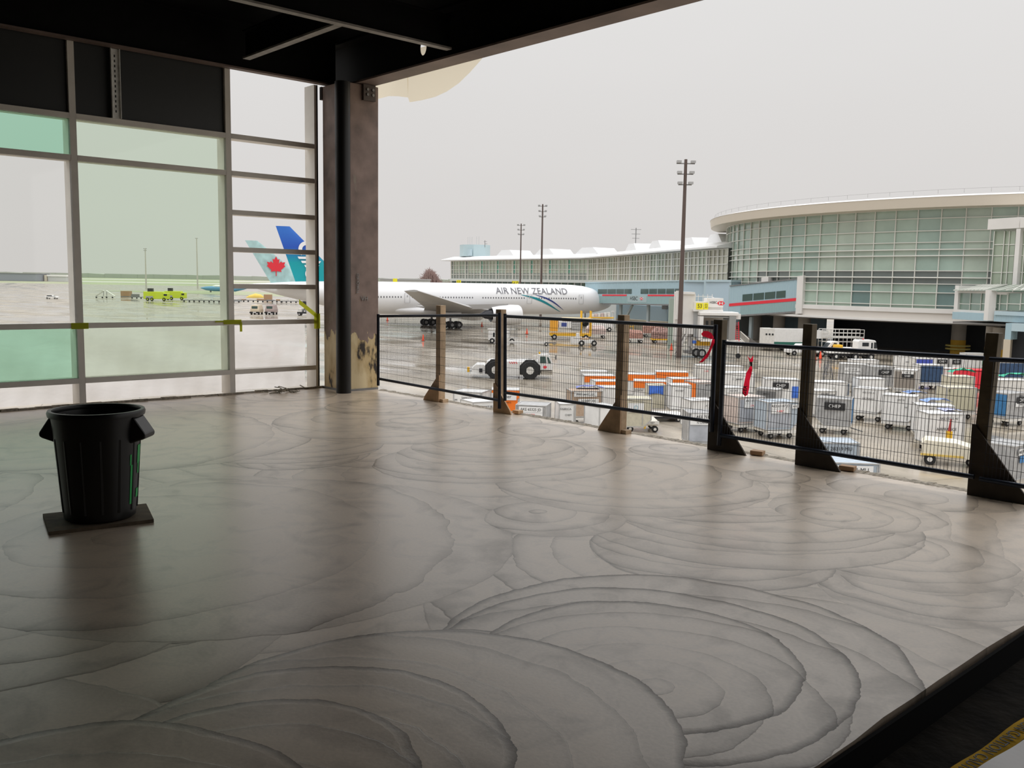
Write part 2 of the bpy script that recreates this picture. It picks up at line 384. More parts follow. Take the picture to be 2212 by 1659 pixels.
# ragged lip of concrete along the open edge
m = MB(); rr = random.Random(9)
xs = [-11.1+i*.045 for i in range(0, 212)]
pts = [(x, YF+.02+rr.uniform(-.012, .03)) for x in xs]
for (x0, y0), (x1, y1) in zip(pts, pts[1:]):
    h = rr.uniform(.004, .02)
    m.add([(x0, YF-.07-rr.uniform(0, .03), .001), (x1, YF-.07, .001), (x1, y1, .001), (x0, y0, .001), (x0, YF-.03, h), (x1, YF-.03, h*.8), (x1, y1-.01, h*.5), (x0, y0-.01, h*.5)], BOXF)
tr = m.build('trim_1', mat('crumbled_concrete_lip', (.42, .37, .30), .9, var=.5, vs=30)); tr['kind'] = 'structure'
m = MB()
for i in range(46):
    y = -1+i*.19; m.box((XW-.02+rr.uniform(-.02, .03), y, .012), (rr.uniform(.03, .06), .19, rr.uniform(.015, .035)), rr.uniform(-.1, .1))
tr = m.build('trim_2', mat('crumbled_concrete_lip')); tr['kind'] = 'structure'
# dark shell of the room
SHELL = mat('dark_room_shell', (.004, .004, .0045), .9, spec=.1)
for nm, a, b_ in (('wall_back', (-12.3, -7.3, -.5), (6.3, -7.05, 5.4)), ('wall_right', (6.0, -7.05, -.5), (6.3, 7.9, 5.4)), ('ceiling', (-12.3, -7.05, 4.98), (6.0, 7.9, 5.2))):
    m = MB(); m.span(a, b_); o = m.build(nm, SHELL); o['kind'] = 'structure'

# ------------------------------------------------------------------ steel beams overhead
BEAM = mat('primed_beam_steel', (.085, .066, .06), .6, var=.3, vs=2)
BEAMD = mat('shaded_beam_steel', (.005, .005, .0055), .7, var=.3, spec=.15)  # near-black copy of the beam steel, shade on the webs mixed in
FLG = mat('lit_flange', (.20, .145, .125), .6, var=.35, vs=1.5)  # lighter copy of the steel, bounce light on the underside mixed in
def ibeam(name, label, a, b, dep, wid, web, z, hole=None, fl=FLG):
    a, b = Vector(a), Vector(b); c = (a+b)/2; t = thing(name, label, 'steel beam', (c.x, c.y, z)); d = (b-a).normalized()
    A, B = Vector((a.x, a.y, z)), Vector((b.x, b.y, z))
    MB().bar(A+Vector((0,0,.012)), B+Vector((0,0,.012)), wid, .024).build('bottom_flange', fl, t, True)
    MB().bar(A+Vector((0,0,dep-.012)), B+Vector((0,0,dep-.012)), wid, .024).build('top_flange', web, t, True)
    if hole is None:
        MB().bar(A+Vector((0,0,dep/2)), B+Vector((0,0,dep/2)), .016, dep-.05).build('web', web, t, True)
    else:                                                # web plate with a round cope hole
        hx, hz, hr = hole; w_ = MB(); n = 24; L_ = (B-A).length; z0, z1 = .024, dep-.024
        ring = [(hx+hr*math.cos(2*PI*i/n), min(max(hz+1.35*hr*math.sin(2*PI*i/n), z0), z1)) for i in range(n)]
        sq = []
        for i in range(n):
            an = 2*PI*i/n; k = .17/max(abs(math.cos(an)), abs(math.sin(an))); sq.append((hx+k*math.cos(an), min(max(hz+k*math.sin(an), z0), z1)))
        for th in (-.008, .008):
            nv = Vector((-d.y, d.x, 0))*th
            P = lambda q: A+d*q[0]+Vector((0,0,q[1]))+nv
            w_.add([P(q) for q in ring]+[P(q) for q in sq], [(i, (i+1) % n, n+(i+1) % n, n+i) for i in range(n)])
            for x0, x1 in ((0, hx-.17), (hx+.17, L_)): w_.add([P((x0, z0)), P((x1, z0)), P((x1, z1)), P((x0, z1))], [(0, 1, 2, 3)])
            if hz+.17 < z1: w_.add([P((hx-.17, hz+.17)), P((hx+.17, hz+.17)), P((hx+.17, z1)), P((hx-.17, z1))], [(0, 1, 2, 3)])
            if hz-.17 > z0: w_.add([P((hx-.17, z0)), P((hx+.17, z0)), P((hx+.17, hz-.17)), P((hx-.17, hz-.17))], [(0, 1, 2, 3)])
        w_.build('web', web, t, True, fix=False)
    return t
ibeam('edge_beam', 'long dark steel beam above the wire fence, pale brown lit underside, running to the top right', (-12.1, 7.36, 0), (6.0, 7.36, 0), .62, .31, BEAMD, 4.345, (2.24, .27, .075))
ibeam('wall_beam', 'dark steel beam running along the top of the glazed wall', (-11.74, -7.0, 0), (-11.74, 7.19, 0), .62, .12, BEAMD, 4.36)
ibeam('cross_beam', 'thin ceiling joist with lit edge that meets the long edge beam beside the cream hole', (-9.09, -7.0, 0), (-9.09, 7.18, 0), .40, .10, BEAMD, 4.42, fl=mat('lit_joist_flange', (.30, .28, .26), .6, var=.3))  # joist underside coloured lighter, as if lit from below
ibeam('cross_beam', 'short ceiling joist near the column, branching left off the long joist', (-11.42, 5.66, 0), (-9.16, 5.66, 0), .36, .10, BEAMD, 4.43, fl=mat('lit_joist_flange'))
ibeam('cross_beam', 'ceiling joist at the very top of the view nearest the camera', (-6.1, -7.0, 0), (-6.1, 7.18, 0), .40, .10, BEAMD, 4.42, fl=mat('lit_joist_flange'))

# cream fairing hanging outside the edge beam
CF = bpy.data.materials.new('cream_fabric_sheet'); CF.use_nodes = True
_n = CF.node_tree.nodes; _b = _n['Principled BSDF']; _b.inputs['Base Color'].default_value = (.74, .67, .53, 1)
_t = _n.new('ShaderNodeBsdfTranslucent'); _t.inputs[0].default_value = (.96, .88, .72, 1); _x = _n.new('ShaderNodeMixShader'); _x.inputs[0].default_value = .85
_l = CF.node_tree.links; _l.new(_b.outputs[0], _x.inputs[1]); _l.new(_t.outputs[0], _x.inputs[2]); _l.new(_x.outputs[0], _n['Material Output'].inputs['Surface'])
t = thing('soffit_panel', 'cream curved panel hanging below the edge beam just right of the steel column', 'panel', (-10.3, 7.75, 4.0))
prof = [(-10.62, 4.13), (-10.58, 4.06), (-10.3, 4.05), (-10.0, 4.055), (-9.75, 4.09), (-9.5, 4.16), (-9.28, 4.26), (-9.08, 4.37), (-9.0, 4.42), (-8.9, 4.75), (-10.66, 4.75)]
m = MB(); m.add([(x, 7.665, z) for x, z in prof], [tuple(range(len(prof)))]); m.build('curved_face', CF, t, True, fix=False)
m = MB(); m.add([(-10.62, 7.665, 4.13), (-10.95, 7.72, 4.20), (-11.25, 7.78, 4.25), (-11.7, 7.85, 4.27), (-11.7, 7.85, 4.75), (-10.62, 7.665, 4.75)], [(0, 1, 2, 3, 4, 5)]); m.build('end_face', CF, t, True, fix=False)

for x in (-10.5, -9.9, -9.3): MB().span((x-.02, 7.49, 4.42), (x+.02, 7.665, 4.44)).build('hanger', BEAM, t, True)
# ------------------------------------------------------------------ the steel column
def column_mat():
    m = mat('burnt_column_steel', (.28, .20, .17), .55, var=.35, vs=4)
    n = m.node_tree.nodes; l = m.node_tree.links; b = n['Principled BSDF']
    src = b.inputs['Base Color'].links[0].from_socket
    t = n.new('ShaderNodeTexCoord'); s = n.new('ShaderNodeSeparateXYZ'); l.new(t.outputs['Object'], s.inputs[0])
    mpn = n.new('ShaderNodeMapping'); mpn.inputs['Scale'].default_value = (1, 1, .45); l.new(t.outputs['Object'], mpn.inputs[0])
    z = n.new('ShaderNodeTexNoise'); z.inputs['Scale'].default_value = 7; z.inputs['Detail'].default_value = 7; l.new(mpn.outputs[0], z.inputs['Vector'])
    a = n.new('ShaderNodeMath'); a.operation = 'MULTIPLY_ADD'; a.inputs[1].default_value = .75; l.new(z.outputs['Fac'], a.inputs[0])
    l.new(s.outputs['Z'], a.inputs[2])                   # z + noise
    g = n.new('ShaderNodeMath'); g.operation = 'LESS_THAN'; g.inputs[1].default_value = 1.16; l.new(a.outputs[0], g.inputs[0])
    # dark drips inside the painted foot
    z2 = n.new('ShaderNodeTexNoise'); z2.inputs['Scale'].default_value = 5.5; z2.inputs['Detail'].default_value = 6; l.new(mpn.outputs[0], z2.inputs['Vector'])
    cr = n.new('ShaderNodeValToRGB'); cr.color_ramp.elements[0].position = .36; cr.color_ramp.elements[0].color = (.035, .025, .02, 1)
    cr.color_ramp.elements[1].position = .41; cr.color_ramp.elements[1].color = (.62, .46, .23, 1); q = cr.color_ramp.elements.new(.6); q.color = (.82, .68, .42, 1)
    l.new(z2.outputs['Fac'], cr.inputs[0])
    # pale scraped blotches above
    z3 = n.new('ShaderNodeTexNoise'); z3.inputs['Scale'].default_value = 4.2; z3.inputs['Detail'].default_value = 8; l.new(mpn.outputs[0], z3.inputs['Vector'])
    c3 = n.new('ShaderNodeValToRGB'); c3.color_ramp.elements[0].position = .66; c3.color_ramp.elements[1].position = .72; l.new(z3.outputs['Fac'], c3.inputs[0])
    mz = n.new('ShaderNodeMix'); mz.data_type = 'RGBA'; l.new(c3.outputs[0], mz.inputs[0]); l.new(src, mz.inputs[6]); mz.inputs[7].default_value = (.30, .25, .20, 1)
    mm = n.new('ShaderNodeMix'); mm.data_type = 'RGBA'; l.new(g.outputs[0], mm.inputs[0]); l.new(mz.outputs[2], mm.inputs[6]); l.new(cr.outputs[0], mm.inputs[7])
    l.new(mm.outputs[2], b.inputs['Base Color'])
    return m
cx, cy = -11.50, 7.29
t = thing('steel_column', 'burnt brown steel column at the corner with cream painted foot', 'column', (cx, cy, 0))
CM = column_mat()
m = MB(); m.span((-11.78, 7.0, 0.001), (-11.22, 7.58, 4.34)); m.build('shaft', CM, t, True, bevel=.01)
m = MB(); m.span((-11.82, 6.99, 0.0), (-11.21, 7.57, .03)); m.build('base_plate', STEEL, t, True)
m = MB()
m.span((-11.84, 6.99, 4.16), (-11.785, 7.14, 4.34)); m.span((-11.215, 7.3, 4.12), (-11.17, 7.5, 4.34))
m.build('bracket', mat('primed_beam_steel'), t, True)
m = MB()
for z in (4.2, 4.27): m.tube((-11.17, 7.36, z), (-11.15, 7.36, z), .02, 8); m.tube((-11.17, 7.45, z), (-11.15, 7.45, z), .02, 8)
m.build('bolt', STEEL, t, True)
text('TORQUED', .06, mat('chalk', (.34, .33, .32), .9), t, (-11.205-cx, 7.22-cy, 1.55), (PI/2, -PI/2, PI/2), name='chalk_writing')
text('VH', .09, mat('chalk'), t, (-11.205-cx, 7.33-cy, 1.33), (PI/2, 0, PI/2), name='chalk_writing')
m = MB(); m.tube((-11.125, 6.925, 0), (-11.125, 6.925, 4.3), .105, 24)
o = m.build('drain_pipe', mat('black_pipe', (.006, .006, .007), .45), None, smooth=True); tag(o, 'matt black vertical pipe standing against the front corner of the column', 'pipe')
o.data.transform(Matrix.Translation((11.125, -6.925, 0))); o.location = (-11.125, 6.925, 0)
# offcut board and hanging film behind the column's left side
m = MB(); m.bar((-11.93, 7.28, .0), (-11.90, 7.22, .74), .16, .035, (0, 1, 0))
tag(m.build('offcut_board', mat('pale_board', (.55, .50, .44), .7, var=.15)), 'short pale grey board leaning on the left side of the column', 'board')
m = MB(); m.grid(lambda u, v: (-11.90+.03*math.sin(7*v), 7.10+.05*u+.02*math.sin(5*v), 1.9+2.3*v), 2, 12)
plas = plastic_mat('polythene_film')
tag(m.build('plastic_strip', plas, fix=False), 'narrow strip of clear film hanging beside the column top', 'plastic film')

# ------------------------------------------------------------------ glazed wall
FRAME = mat('mill_aluminium_frame', (.86, .82, .76), .5, .0, var=.08, vs=3)
G_CLR = glass_mat('clear_glass', (.97, .975, .965)); G_PALE = glass_mat('pale_green_glass', (.88, .94, .87)); G_MINT = glass_mat('mint_glass', (.70, .90, .79))
SPAN = mat('smoked_spandrel_glass', (.012, .014, .015), .5, spec=.8)
LV = [3.53, 3.04, 1.02, .34]
def bay(name, y0, y1, panes, extra=(), ztop=4.36):
    t = struct(name, (XW, (y0+y1)/2, 0))
    for z in list(LV)+list(extra): MB().span((XW-.20, y0+.035, z-.065), (XW, y1-.035, z)).build('transom', FRAME, t, True)
    for z0, z1, g in panes:
        if g is None: continue
        MB().span((XW-.065, y0+.03, z0), (XW-.05, y1-.03, z1)).build('pane', g, t, True)
    return t
WT = 0.075
yl = [-5.9, -3.98, -2.07, -.16, 1.75, 3.625, 5.59, 6.925]
for i, (a, b_) in enumerate(zip(yl, yl[1:])):
    if i <= 4:
        g = [G_PALE, G_CLR, G_PALE, G_CLR, G_CLR][i]
        pn = [(3.53, 4.92, SPAN), (3.04, 3.465, G_MINT), (1.02, 2.975, g), (.34, .955, G_MINT)]
    elif i == 5: pn = [(3.53, 4.92, SPAN), (3.04, 3.465, G_PALE), (1.02, 2.975, G_PALE), (.34, .955, G_PALE)]
    else: pn = []
    bay('window_%d' % (i+1), a, b_, pn, (2.52, 2.02, 1.52) if i == 6 else ())
wl = struct('wall_left', (XW, 1, 0))
for y in yl[:-1]: MB().span((XW-.27, y-.038, 0), (XW, y+.038, 4.92)).build('mullion', FRAME, wl, True)
MB().span((XW-.27, 6.895, 0), (XW, 6.93, 4.36)).build('mullion', FRAME, wl, True)
MB().span((XW-.28, 6.931, 0), (XW+.004, 6.95, 4.36)).build('edge_strip', DARK, wl, True)
# one perforated stud in front of the dark top panel
t = thing('metal_stud', 'pale slotted metal stud standing before the dark top panel of the glazed wall', 'metal stud', (XW+.03, 4.13, 3.53))
m = MB(); m.span((XW+.005, 4.075, 3.53), (XW+.012, 4.185, 4.36)); m.span((XW+.005, 4.075, 3.53), (XW+.045, 4.082, 4.36)); m.span((XW+.005, 4.178, 3.53), (XW+.045, 4.185, 4.36))
m.build('channel', mat('galvanised', (.85, .85, .83), .5, .1, var=.2, vs=12), t, True)
for i in range(12): MB().span((XW+.0125, 4.12, 3.6+i*.06), (XW+.014, 4.135, 3.63+i*.06)).build('slot', DARK, t, True)
# polythene over the foot of the wall, taped at the sill rail
def film(u, v):
    y = -6+12.9*u; z = .01+1.0*v
    return (XW-.335+.010*math.sin(9*y+3*v)+.010*math.sin(23*y-7*v)*(1-v)+.012*math.sin(4*y+9*v), y, z)
m = MB(); m.grid(film, 260, 10)
tag(m.build('plastic_sheet', plas, smooth=True, fix=False), 'milky plastic sheet covering the lower part of the glazed wall', 'plastic sheet')
# tape patches
TAPE = mat('lime_tape', (.62, .65, .03), .6)
_n = TAPE.node_tree.nodes; _t = _n.new('ShaderNodeBsdfTranslucent'); _t.inputs[0].default_value = (.75, .80, .06, 1); _x = _n.new('ShaderNodeMixShader'); _x.inputs[0].default_value = .5
_l = TAPE.node_tree.links; _l.new(_n['Principled BSDF'].outputs[0], _x.inputs[1]); _l.new(_t.outputs[0], _x.inputs[2]); _l.new(_x.outputs[0], _n['Material Output'].inputs['Surface'])
def tape(label, bits):
    c = bits[0][0]; t = thing('tape_patch', label, 'tape', (XW+.002, c[0], c[1]), 0, 'lime tape on the window frames')
    for i, ((y, z), (wy, hz)) in enumerate(bits): MB().box((XW+.003+.0045*i, y, z), (.004, wy, hz)).build('strip', TAPE, t, True)
tape('lime tape patch on the frame crossing left of the bin, above the mint pane', [((3.62, .985), (.20, .075))])
tape('lime tape patch with hanging tail at the frame crossing left of the airliner tails', [((5.60, 1.0), (.26, .06)), ((5.72, .93), (.035, .13)), ((5.45, 1.01), (.2, .02))])
m = MB(); m.grid(lambda u, v: (XW+.004+.01*u, 6.62+.30*u, 1.24-.22*u+.07*v), 6, 1); m.grid(lambda u, v: (XW+.012, 6.86+.10*u, .88+.22*v), 1, 3)
o = m.build('tape_patch', TAPE, fix=False); tag(o, 'loose lime tape ribbon on the frame end beside the column', 'tape', 'lime tape on the window frames')
# heap of rag at the foot of the wall
t = thing('rubble_heap', 'small heap of torn scraps on the floor at the foot of the glazed wall', 'debris', (-11.62, 6.25, 0))
m = MB(); rr = random.Random(8)
for i in range(34):
    p = Vector((rr.gauss(0, .05), rr.gauss(0, .13), abs(rr.gauss(.02, .025)))); q = p+Vector((rr.uniform(-.05, .05), rr.uniform(-.12, .12), rr.uniform(-.02, .04)))
    q.z = max(q.z, .006); p.z = max(p.z, .006); m.bar(p, q, .016, .010)
o = m.build('scrap', mat('torn_scrap', (.36, .33, .26), .9, var=.6, vs=30), t); o['kind'] = 'stuff'

# ------------------------------------------------------------------ bin on its board
CANM = mat('black_bin_plastic', (.0045, .005, .0055), .38, var=.3)
bx, by = -6.16, 1.97
t = thing('plywood_board', 'thin square board lying under the black bin', 'board', (bx, by, 0))
MB().prism([(-6.46, 1.70), (-5.97, 1.60), (-5.87, 2.21), (-6.32, 2.33)], (0, 0, .001), (1, 0, 0), (0, 1, 0), (0, 0, .022)).build('sheet', mat('dirty_board', (.16, .12, .075), .8, var=.5, vs=9), t, True)
t = thing('trash_can', 'round black plastic bin with side handles standing on a board', 'trash can', (bx, by, .023))
prof = [(.20, 0), (.218, .012), (.228, .10), (.262, .56), (.266, .60), (.272, .655), (.276, .70), (.268, .70), (.262, .655), (.255, .56), (.222, .10), (.21, .03), (0, .025)]
MB().lathe(prof, 48).build('body', CANM, t, smooth=True)
MB().lathe([(.268, .675), (.292, .678), (.296, .70), (.290, .715), (.268, .715), (.262, .70), (.268, .675)], 48).build('rim', CANM, t, smooth=True)
for sgn in (-1, 1):
    d = RH*sgn; n_ = HH
    poly_ = [(.24, .675), (.27, .675), (.345, .565), (.343, .54), (.325, .53), (.235, .50)]
    MB().prism(poly_, tuple(-n_*.085), tuple(d), (0, 0, 1), tuple(n_*.17)).build('handle', CANM, t, bevel=.012)
m = MB()
for k in range(14):
    a = 2*PI*k/14+.2; m.bar((.222*math.cos(a), .222*math.sin(a), .06), (.256*math.cos(a), .256*math.sin(a), .54), .010, .016)
m.build('rib', CANM, t)
# green glow of light on the bin's lit side, painted as patches
GSM = mat('green_glow_paint', (.02, .45, .10), .5)
m = MB()
for a0, a1, z0, z1 in ((.55, .63, .10, .36), (.52, .58, .36, .43), (.86, 1.10, .36, .48), (.90, 1.02, .29, .37), (.86, 1.06, .13, .19)):
    def sm(u, v):
        a = a0+(a1-a0)*u; z = z0+(z1-z0)*v; r = .2285+(.262-.228)*(z-.10)/.46; return ((r+.002)*math.cos(a), (r+.002)*math.sin(a), z)
    m.grid(sm, 4, 5)
m.build('painted_glow', GSM, t, fix=False)

# ------------------------------------------------------------------ edge protection: posts, gussets, wire panels
YP = 7.46                                                # posts
def post(label, xl, gus, top=1.275, wd=.095, lean=0., wood=WOOD, ply=PLY, gh=.46, gw=.40, foot=True):
    t = thing('wooden_post', label, 'post', (xl, YP, 0), 0, 'timber posts of the wire fence')
    m = MB(); m.add([(-wd/2, -.045, 0), (wd/2, -.045, 0), (wd/2, .045, 0), (-wd/2, .045, 0), (-wd/2+lean, -.045, top), (wd/2+lean, -.045, top), (wd/2+lean, .045, top), (-wd/2+lean, .045, top)], BOXF)
    m.build('post', wood, t, bevel=.004)
    s = gus
    MB().prism([(0, 0), (s*gw, 0), (s*gw*.92, .05), (s*wd*.2, gh), (0, gh)], (-s*wd/2, -.064, 0), (1, 0, 0), (0, 0, 1), (0, .018, 0)).build('gusset', ply, t)
    if foot:
        x0, x1 = -s*wd/2, -s*(wd/2+.07); m = MB(); m.span((min(x0, x1), -.045, 0), (max(x0, x1), .045, .042)); m.build('foot_cleat', wood, t)
    return t
WOODL = mat('light_lumber', (.66, .48, .31), .75, var=.3, vs=9); PLYL = mat('tan_gusset', (.66, .43, .25), .8, var=.2, vs=7)
WOODD = mat('shaded_lumber', (.10, .075, .042), .7, var=.4, vs=8); PLYD = mat('shaded_gusset', (.05, .037, .027), .8, var=.3, vs=7)  # darker wood copies, with the shade of the backlit posts and gussets mixed in
def fx(px, py): return at_y(px, py, YP).x
post('light tan timber post with left gusset, nearest the steel column', fx(951, 862), -1, 1.285, wood=WOODL, ply=PLYL, gh=.36, gw=.34)
post('timber post behind the blue fence frames where two wire panels meet', fx(1079, 892), 1, 1.27, wood=WOOD, ply=PLYL, gh=.36, gw=.33, foot=False)
post('brown timber post with left gusset, between two blue-grey panel joints', fx(1340, 930), -1, 1.275, wood=WOOD, ply=PLY, gh=.42, gw=.32)
post('dark timber post with the red ribbon tied to it', fx(1545, 972), 1, 1.275, .10, .0, WOODD, PLYD, gh=.52, gw=.44, foot=False)
post('timber post with a dark gusset, middle of the right wire panel', fx(1734, 1012), 1, 1.275, .09, .0, WOODD, PLYD, gh=.52, gw=.44, foot=False)
post('large dark timber post with gusset, nearest the camera at the right', fx(2109, 1070), 1, 1.275, .095, .045, WOODD, PLYD, gh=.56, gw=.47, foot=False)
WIRE = mat('dark_blue_wire', (.016, .018, .026), .5, .3)
FR = mat('dark_blue_tube', (.022, .03, .05), .42, .4, var=.3, vs=12)
def panel(label, c, right_post=True, left_post=True, name='fence_panel', frame=FR, dw=.029, dh=.1):
    # c: four corners (top left, top right, bottom right, bottom left)
    tl, tr_, br, bl = [Vector(p) for p in c]
    t = thing(name, label, 'fence panel', tuple(bl), 0, 'wire panels along the slab edge')
    MB().tube(tl, tr_, .019, 12).build('top_rail', frame, t, True, smooth=True)
    MB().tube(bl, br, .019, 12).build('bottom_rail', frame, t, True, smooth=True)
    for ok, a, b_ in ((left_post, tl, bl), (right_post, tr_, br)):
        if ok: MB().tube(a+Vector((0, 0, .03)), b_-Vector((0, 0, .10)), .021, 12).build('end_tube', frame, t, True, smooth=True)
    m = MB(); nx_ = int((tr_-tl).length/dw); nz_ = max(2, int(round((tl-bl).length/dh)))
    for i in range(1, nx_):
        u = i/nx_; m.bar(tl.lerp(tr_, u), bl.lerp(br, u), .0030)
    for j in range(1, nz_):
        v = j/nz_; q = Vector((0, -.005, 0)); m.bar(tl.lerp(bl, v)+q, tr_.lerp(br, v)+q, .0032)
    m.build('wire_mesh', WIRE, t, True)
    return t
Y1 = 7.355
P_ = lambda px, py: at_y(px, py, Y1)
panel('wire panel between the steel column and the first panel joint', (P_(817, 683), P_(1079, 681), P_(1079, 865), P_(817, 818)))
panel('long wire panel between the first joint and the ribboned post', (P_(1091, 683), P_(1546, 708), P_(1538, 911), P_(1091, 848)))
panel('wire panel crossed by the hanging red ribbon, right of the ribboned post', (P_(1564, 741), P_(2126, 774), P_(2104, 1030), P_(1554, 940)), right_post=False)
panel('wire panel at the right edge behind the nearest post', (P_(2138, 776), P_(2142+520, 800), P_(2142+470, 1120), P_(2116, 1034)), left_post=False)
# loose blocks of timber at the ends of the gussets
def block(label, px, py, wd, rz, m=None):
    p = at(px, py, 0); o = MB().box((0, 0, .022), (wd, .09, .04)).build('wood_block', m or TAN, None, bevel=.003)
    o.location = (p.x, 7.52, 0.004); o.rotation_euler = (0, 0, rz); return tag(o, label, 'wood block', 'timber offcuts on the slab edge')
block('timber offcut lying right of the ribboned post gusset', 1628, 985, .12, .25)
block('timber offcut with pink mark, right of the middle dark gusset', 1826, 1018, .13, .2)
block('timber offcut at the foot of the gusset by the first panel joint', 1128, 893, .10, .1, PLYL)

# red ribbons
def strip(name, pts, wds, m_, label, letters=None, nrm=(0, 1, 0)):
    p0 = Vector(pts[0]); t = thing(name, label, 'ribbon', tuple(p0), 0, 'red danger ribbons on the fence')
    m = MB(); n = len(pts); V = []
    for i, (p, wd) in enumerate(zip(pts, wds)):
        a = Vector(pts[max(0, i-1)]); b_ = Vector(pts[min(n-1, i+1)]); d = (b_-a).normalized(); s_ = d.cross(Vector(nrm)).normalized()
        V += [Vector(p)-s_*wd/2, Vector(p)+s_*wd/2+Vector((0, .01*math.sin(i*1.7), 0))]
    m.add(V, [(2*i, 2*i+1, 2*i+3, 2*i+2) for i in range(n-1)])
    o = m.build('ribbon', m_, t, True, fix=False); 
    return t
YR = 7.30
R_ = lambda px, py, dy=0: at_y(px, py, YR+dy)
strip('danger_ribbon', [R_(1541, 731), R_(1535, 726, .01), R_(1528, 722), R_(1521, 721, .01), R_(1516, 724)], [.02, .06, .062, .055, .03], HOTRED, 'red ribbon tied round the dark post, looped end and tail hanging left')
t = bpy.data.objects['danger_ribbon']
m = MB(); V = []
tp = [R_(1541, 733), R_(1539, 742, .01), R_(1536, 752), R_(1531, 762, .01), R_(1524, 772), R_(1518, 779, .01), R_(1514, 783)]
for i, p in enumerate(tp): V += [p+Vector((-.014-.002*i, 0, -.004)), p+Vector((.014+.002*i, .012*math.sin(i*2), .004))]
m.add(V, [(2*i, 2*i+1, 2*i+3, 2*i+2) for i in range(len(tp)-1)]); m.build('tail', HOTRED, t, True, fix=False)
t = strip('danger_ribbon', [R_(1623, 789), R_(1621, 797, .01), R_(1618, 806), R_(1615, 820, .01), R_(1612, 835), R_(1609, 850), R_(1607, 853)], [.012, .032, .055, .060, .060, .058, .045], HOTRED, 'red ribbon hanging flat on the wire mesh, lettered, right of the ribboned post')
m = MB(); a = R_(1622, 778); m.add([a+Vector((0, 0, -.03)), a+Vector((-.035, -.01, .04)), a+Vector((-.012, 0, .015)), a+Vector((.0, -.01, .01)), a+Vector((.03, -.012, .045)), a+Vector((.025, 0, -.005))], [(0, 1, 2, 3), (0, 3, 4, 5)])
m.build('knot_end', HOTRED, t, True, fix=False)
MB().tube(R_(1622, 782), R_(1623, 791), .012, 8, .008).build('knot', BLACK, t, True)
c = R_(1611, 843)-t.location
text('GER', .055, INK, t, (c.x, c.y-.014, c.z), (PI/2, math.radians(-82), 0), .9)

# yellow caution tape and a white sheet by the near right corner, on the lower slab
p0, p1 = at(2260, 1535, -.12), at(2040, 1692, -.12)
t = thing('caution_tape', 'yellow caution tape with black letters at the lower right corner', 'caution tape', (p1.x, p1.y, -.134))
d = (p0-p1); d.z = 0; Ln = d.length; d.normalize(); nrm = Vector((-d.y, d.x, 0))
m = MB(); V = []
for i in range(13):
    q = Vector((p1.x, p1.y, -.128+.006*math.sin(i*.9)))+d*(Ln*i/12); V += [q-nrm*.0375, q+nrm*.0375]
m.add(V, [(2*i, 2*i+1, 2*i+3, 2*i+2) for i in range(12)]); m.build('tape', mat('caution_yellow', (.62, .36, .012), .8, spec=.15), t, True, fix=False)
for k in range(3):
    q = d*(Ln*(.20+.32*k)); text('CAUTION', .062, INK, t, (q.x, q.y, .0165), (0, 0, math.atan2(d.y, d.x)+PI), .95, ext=.001)
a, b_ = at(2290, 1540, -.10), at(2085, 1676, -.10)
t = thing('white_sheet', 'white sheet with red and tan marks at the bottom right corner, beside the caution tape', 'sheet', (b_.x, b_.y, -.134))
d2 = Vector((a.x-b_.x, a.y-b_.y, 0)); L2 = d2.length; d2.normalize(); n2 = Vector((d2.y, -d2.x, 0))
m = MB(); m.grid(lambda u, v: Vector((b_.x, b_.y, -.106+.006*math.sin(9*u+4*v)))+d2*(L2*u)+n2*(.45*v), 20, 10)
m.build('sheet', mat('white_film', (.75, .73, .72), .4), t, True, fix=False)
m = MB(); m.grid(lambda u, v: Vector((b_.x, b_.y, -.096+.006*math.sin(9*u)))+d2*(L2*(.1+.8*u))+n2*(.13+.012*v+.03*u), 16, 1); m.build('stripe', mat('tan_mark', (.55, .30, .14), .5), t, True, fix=False)

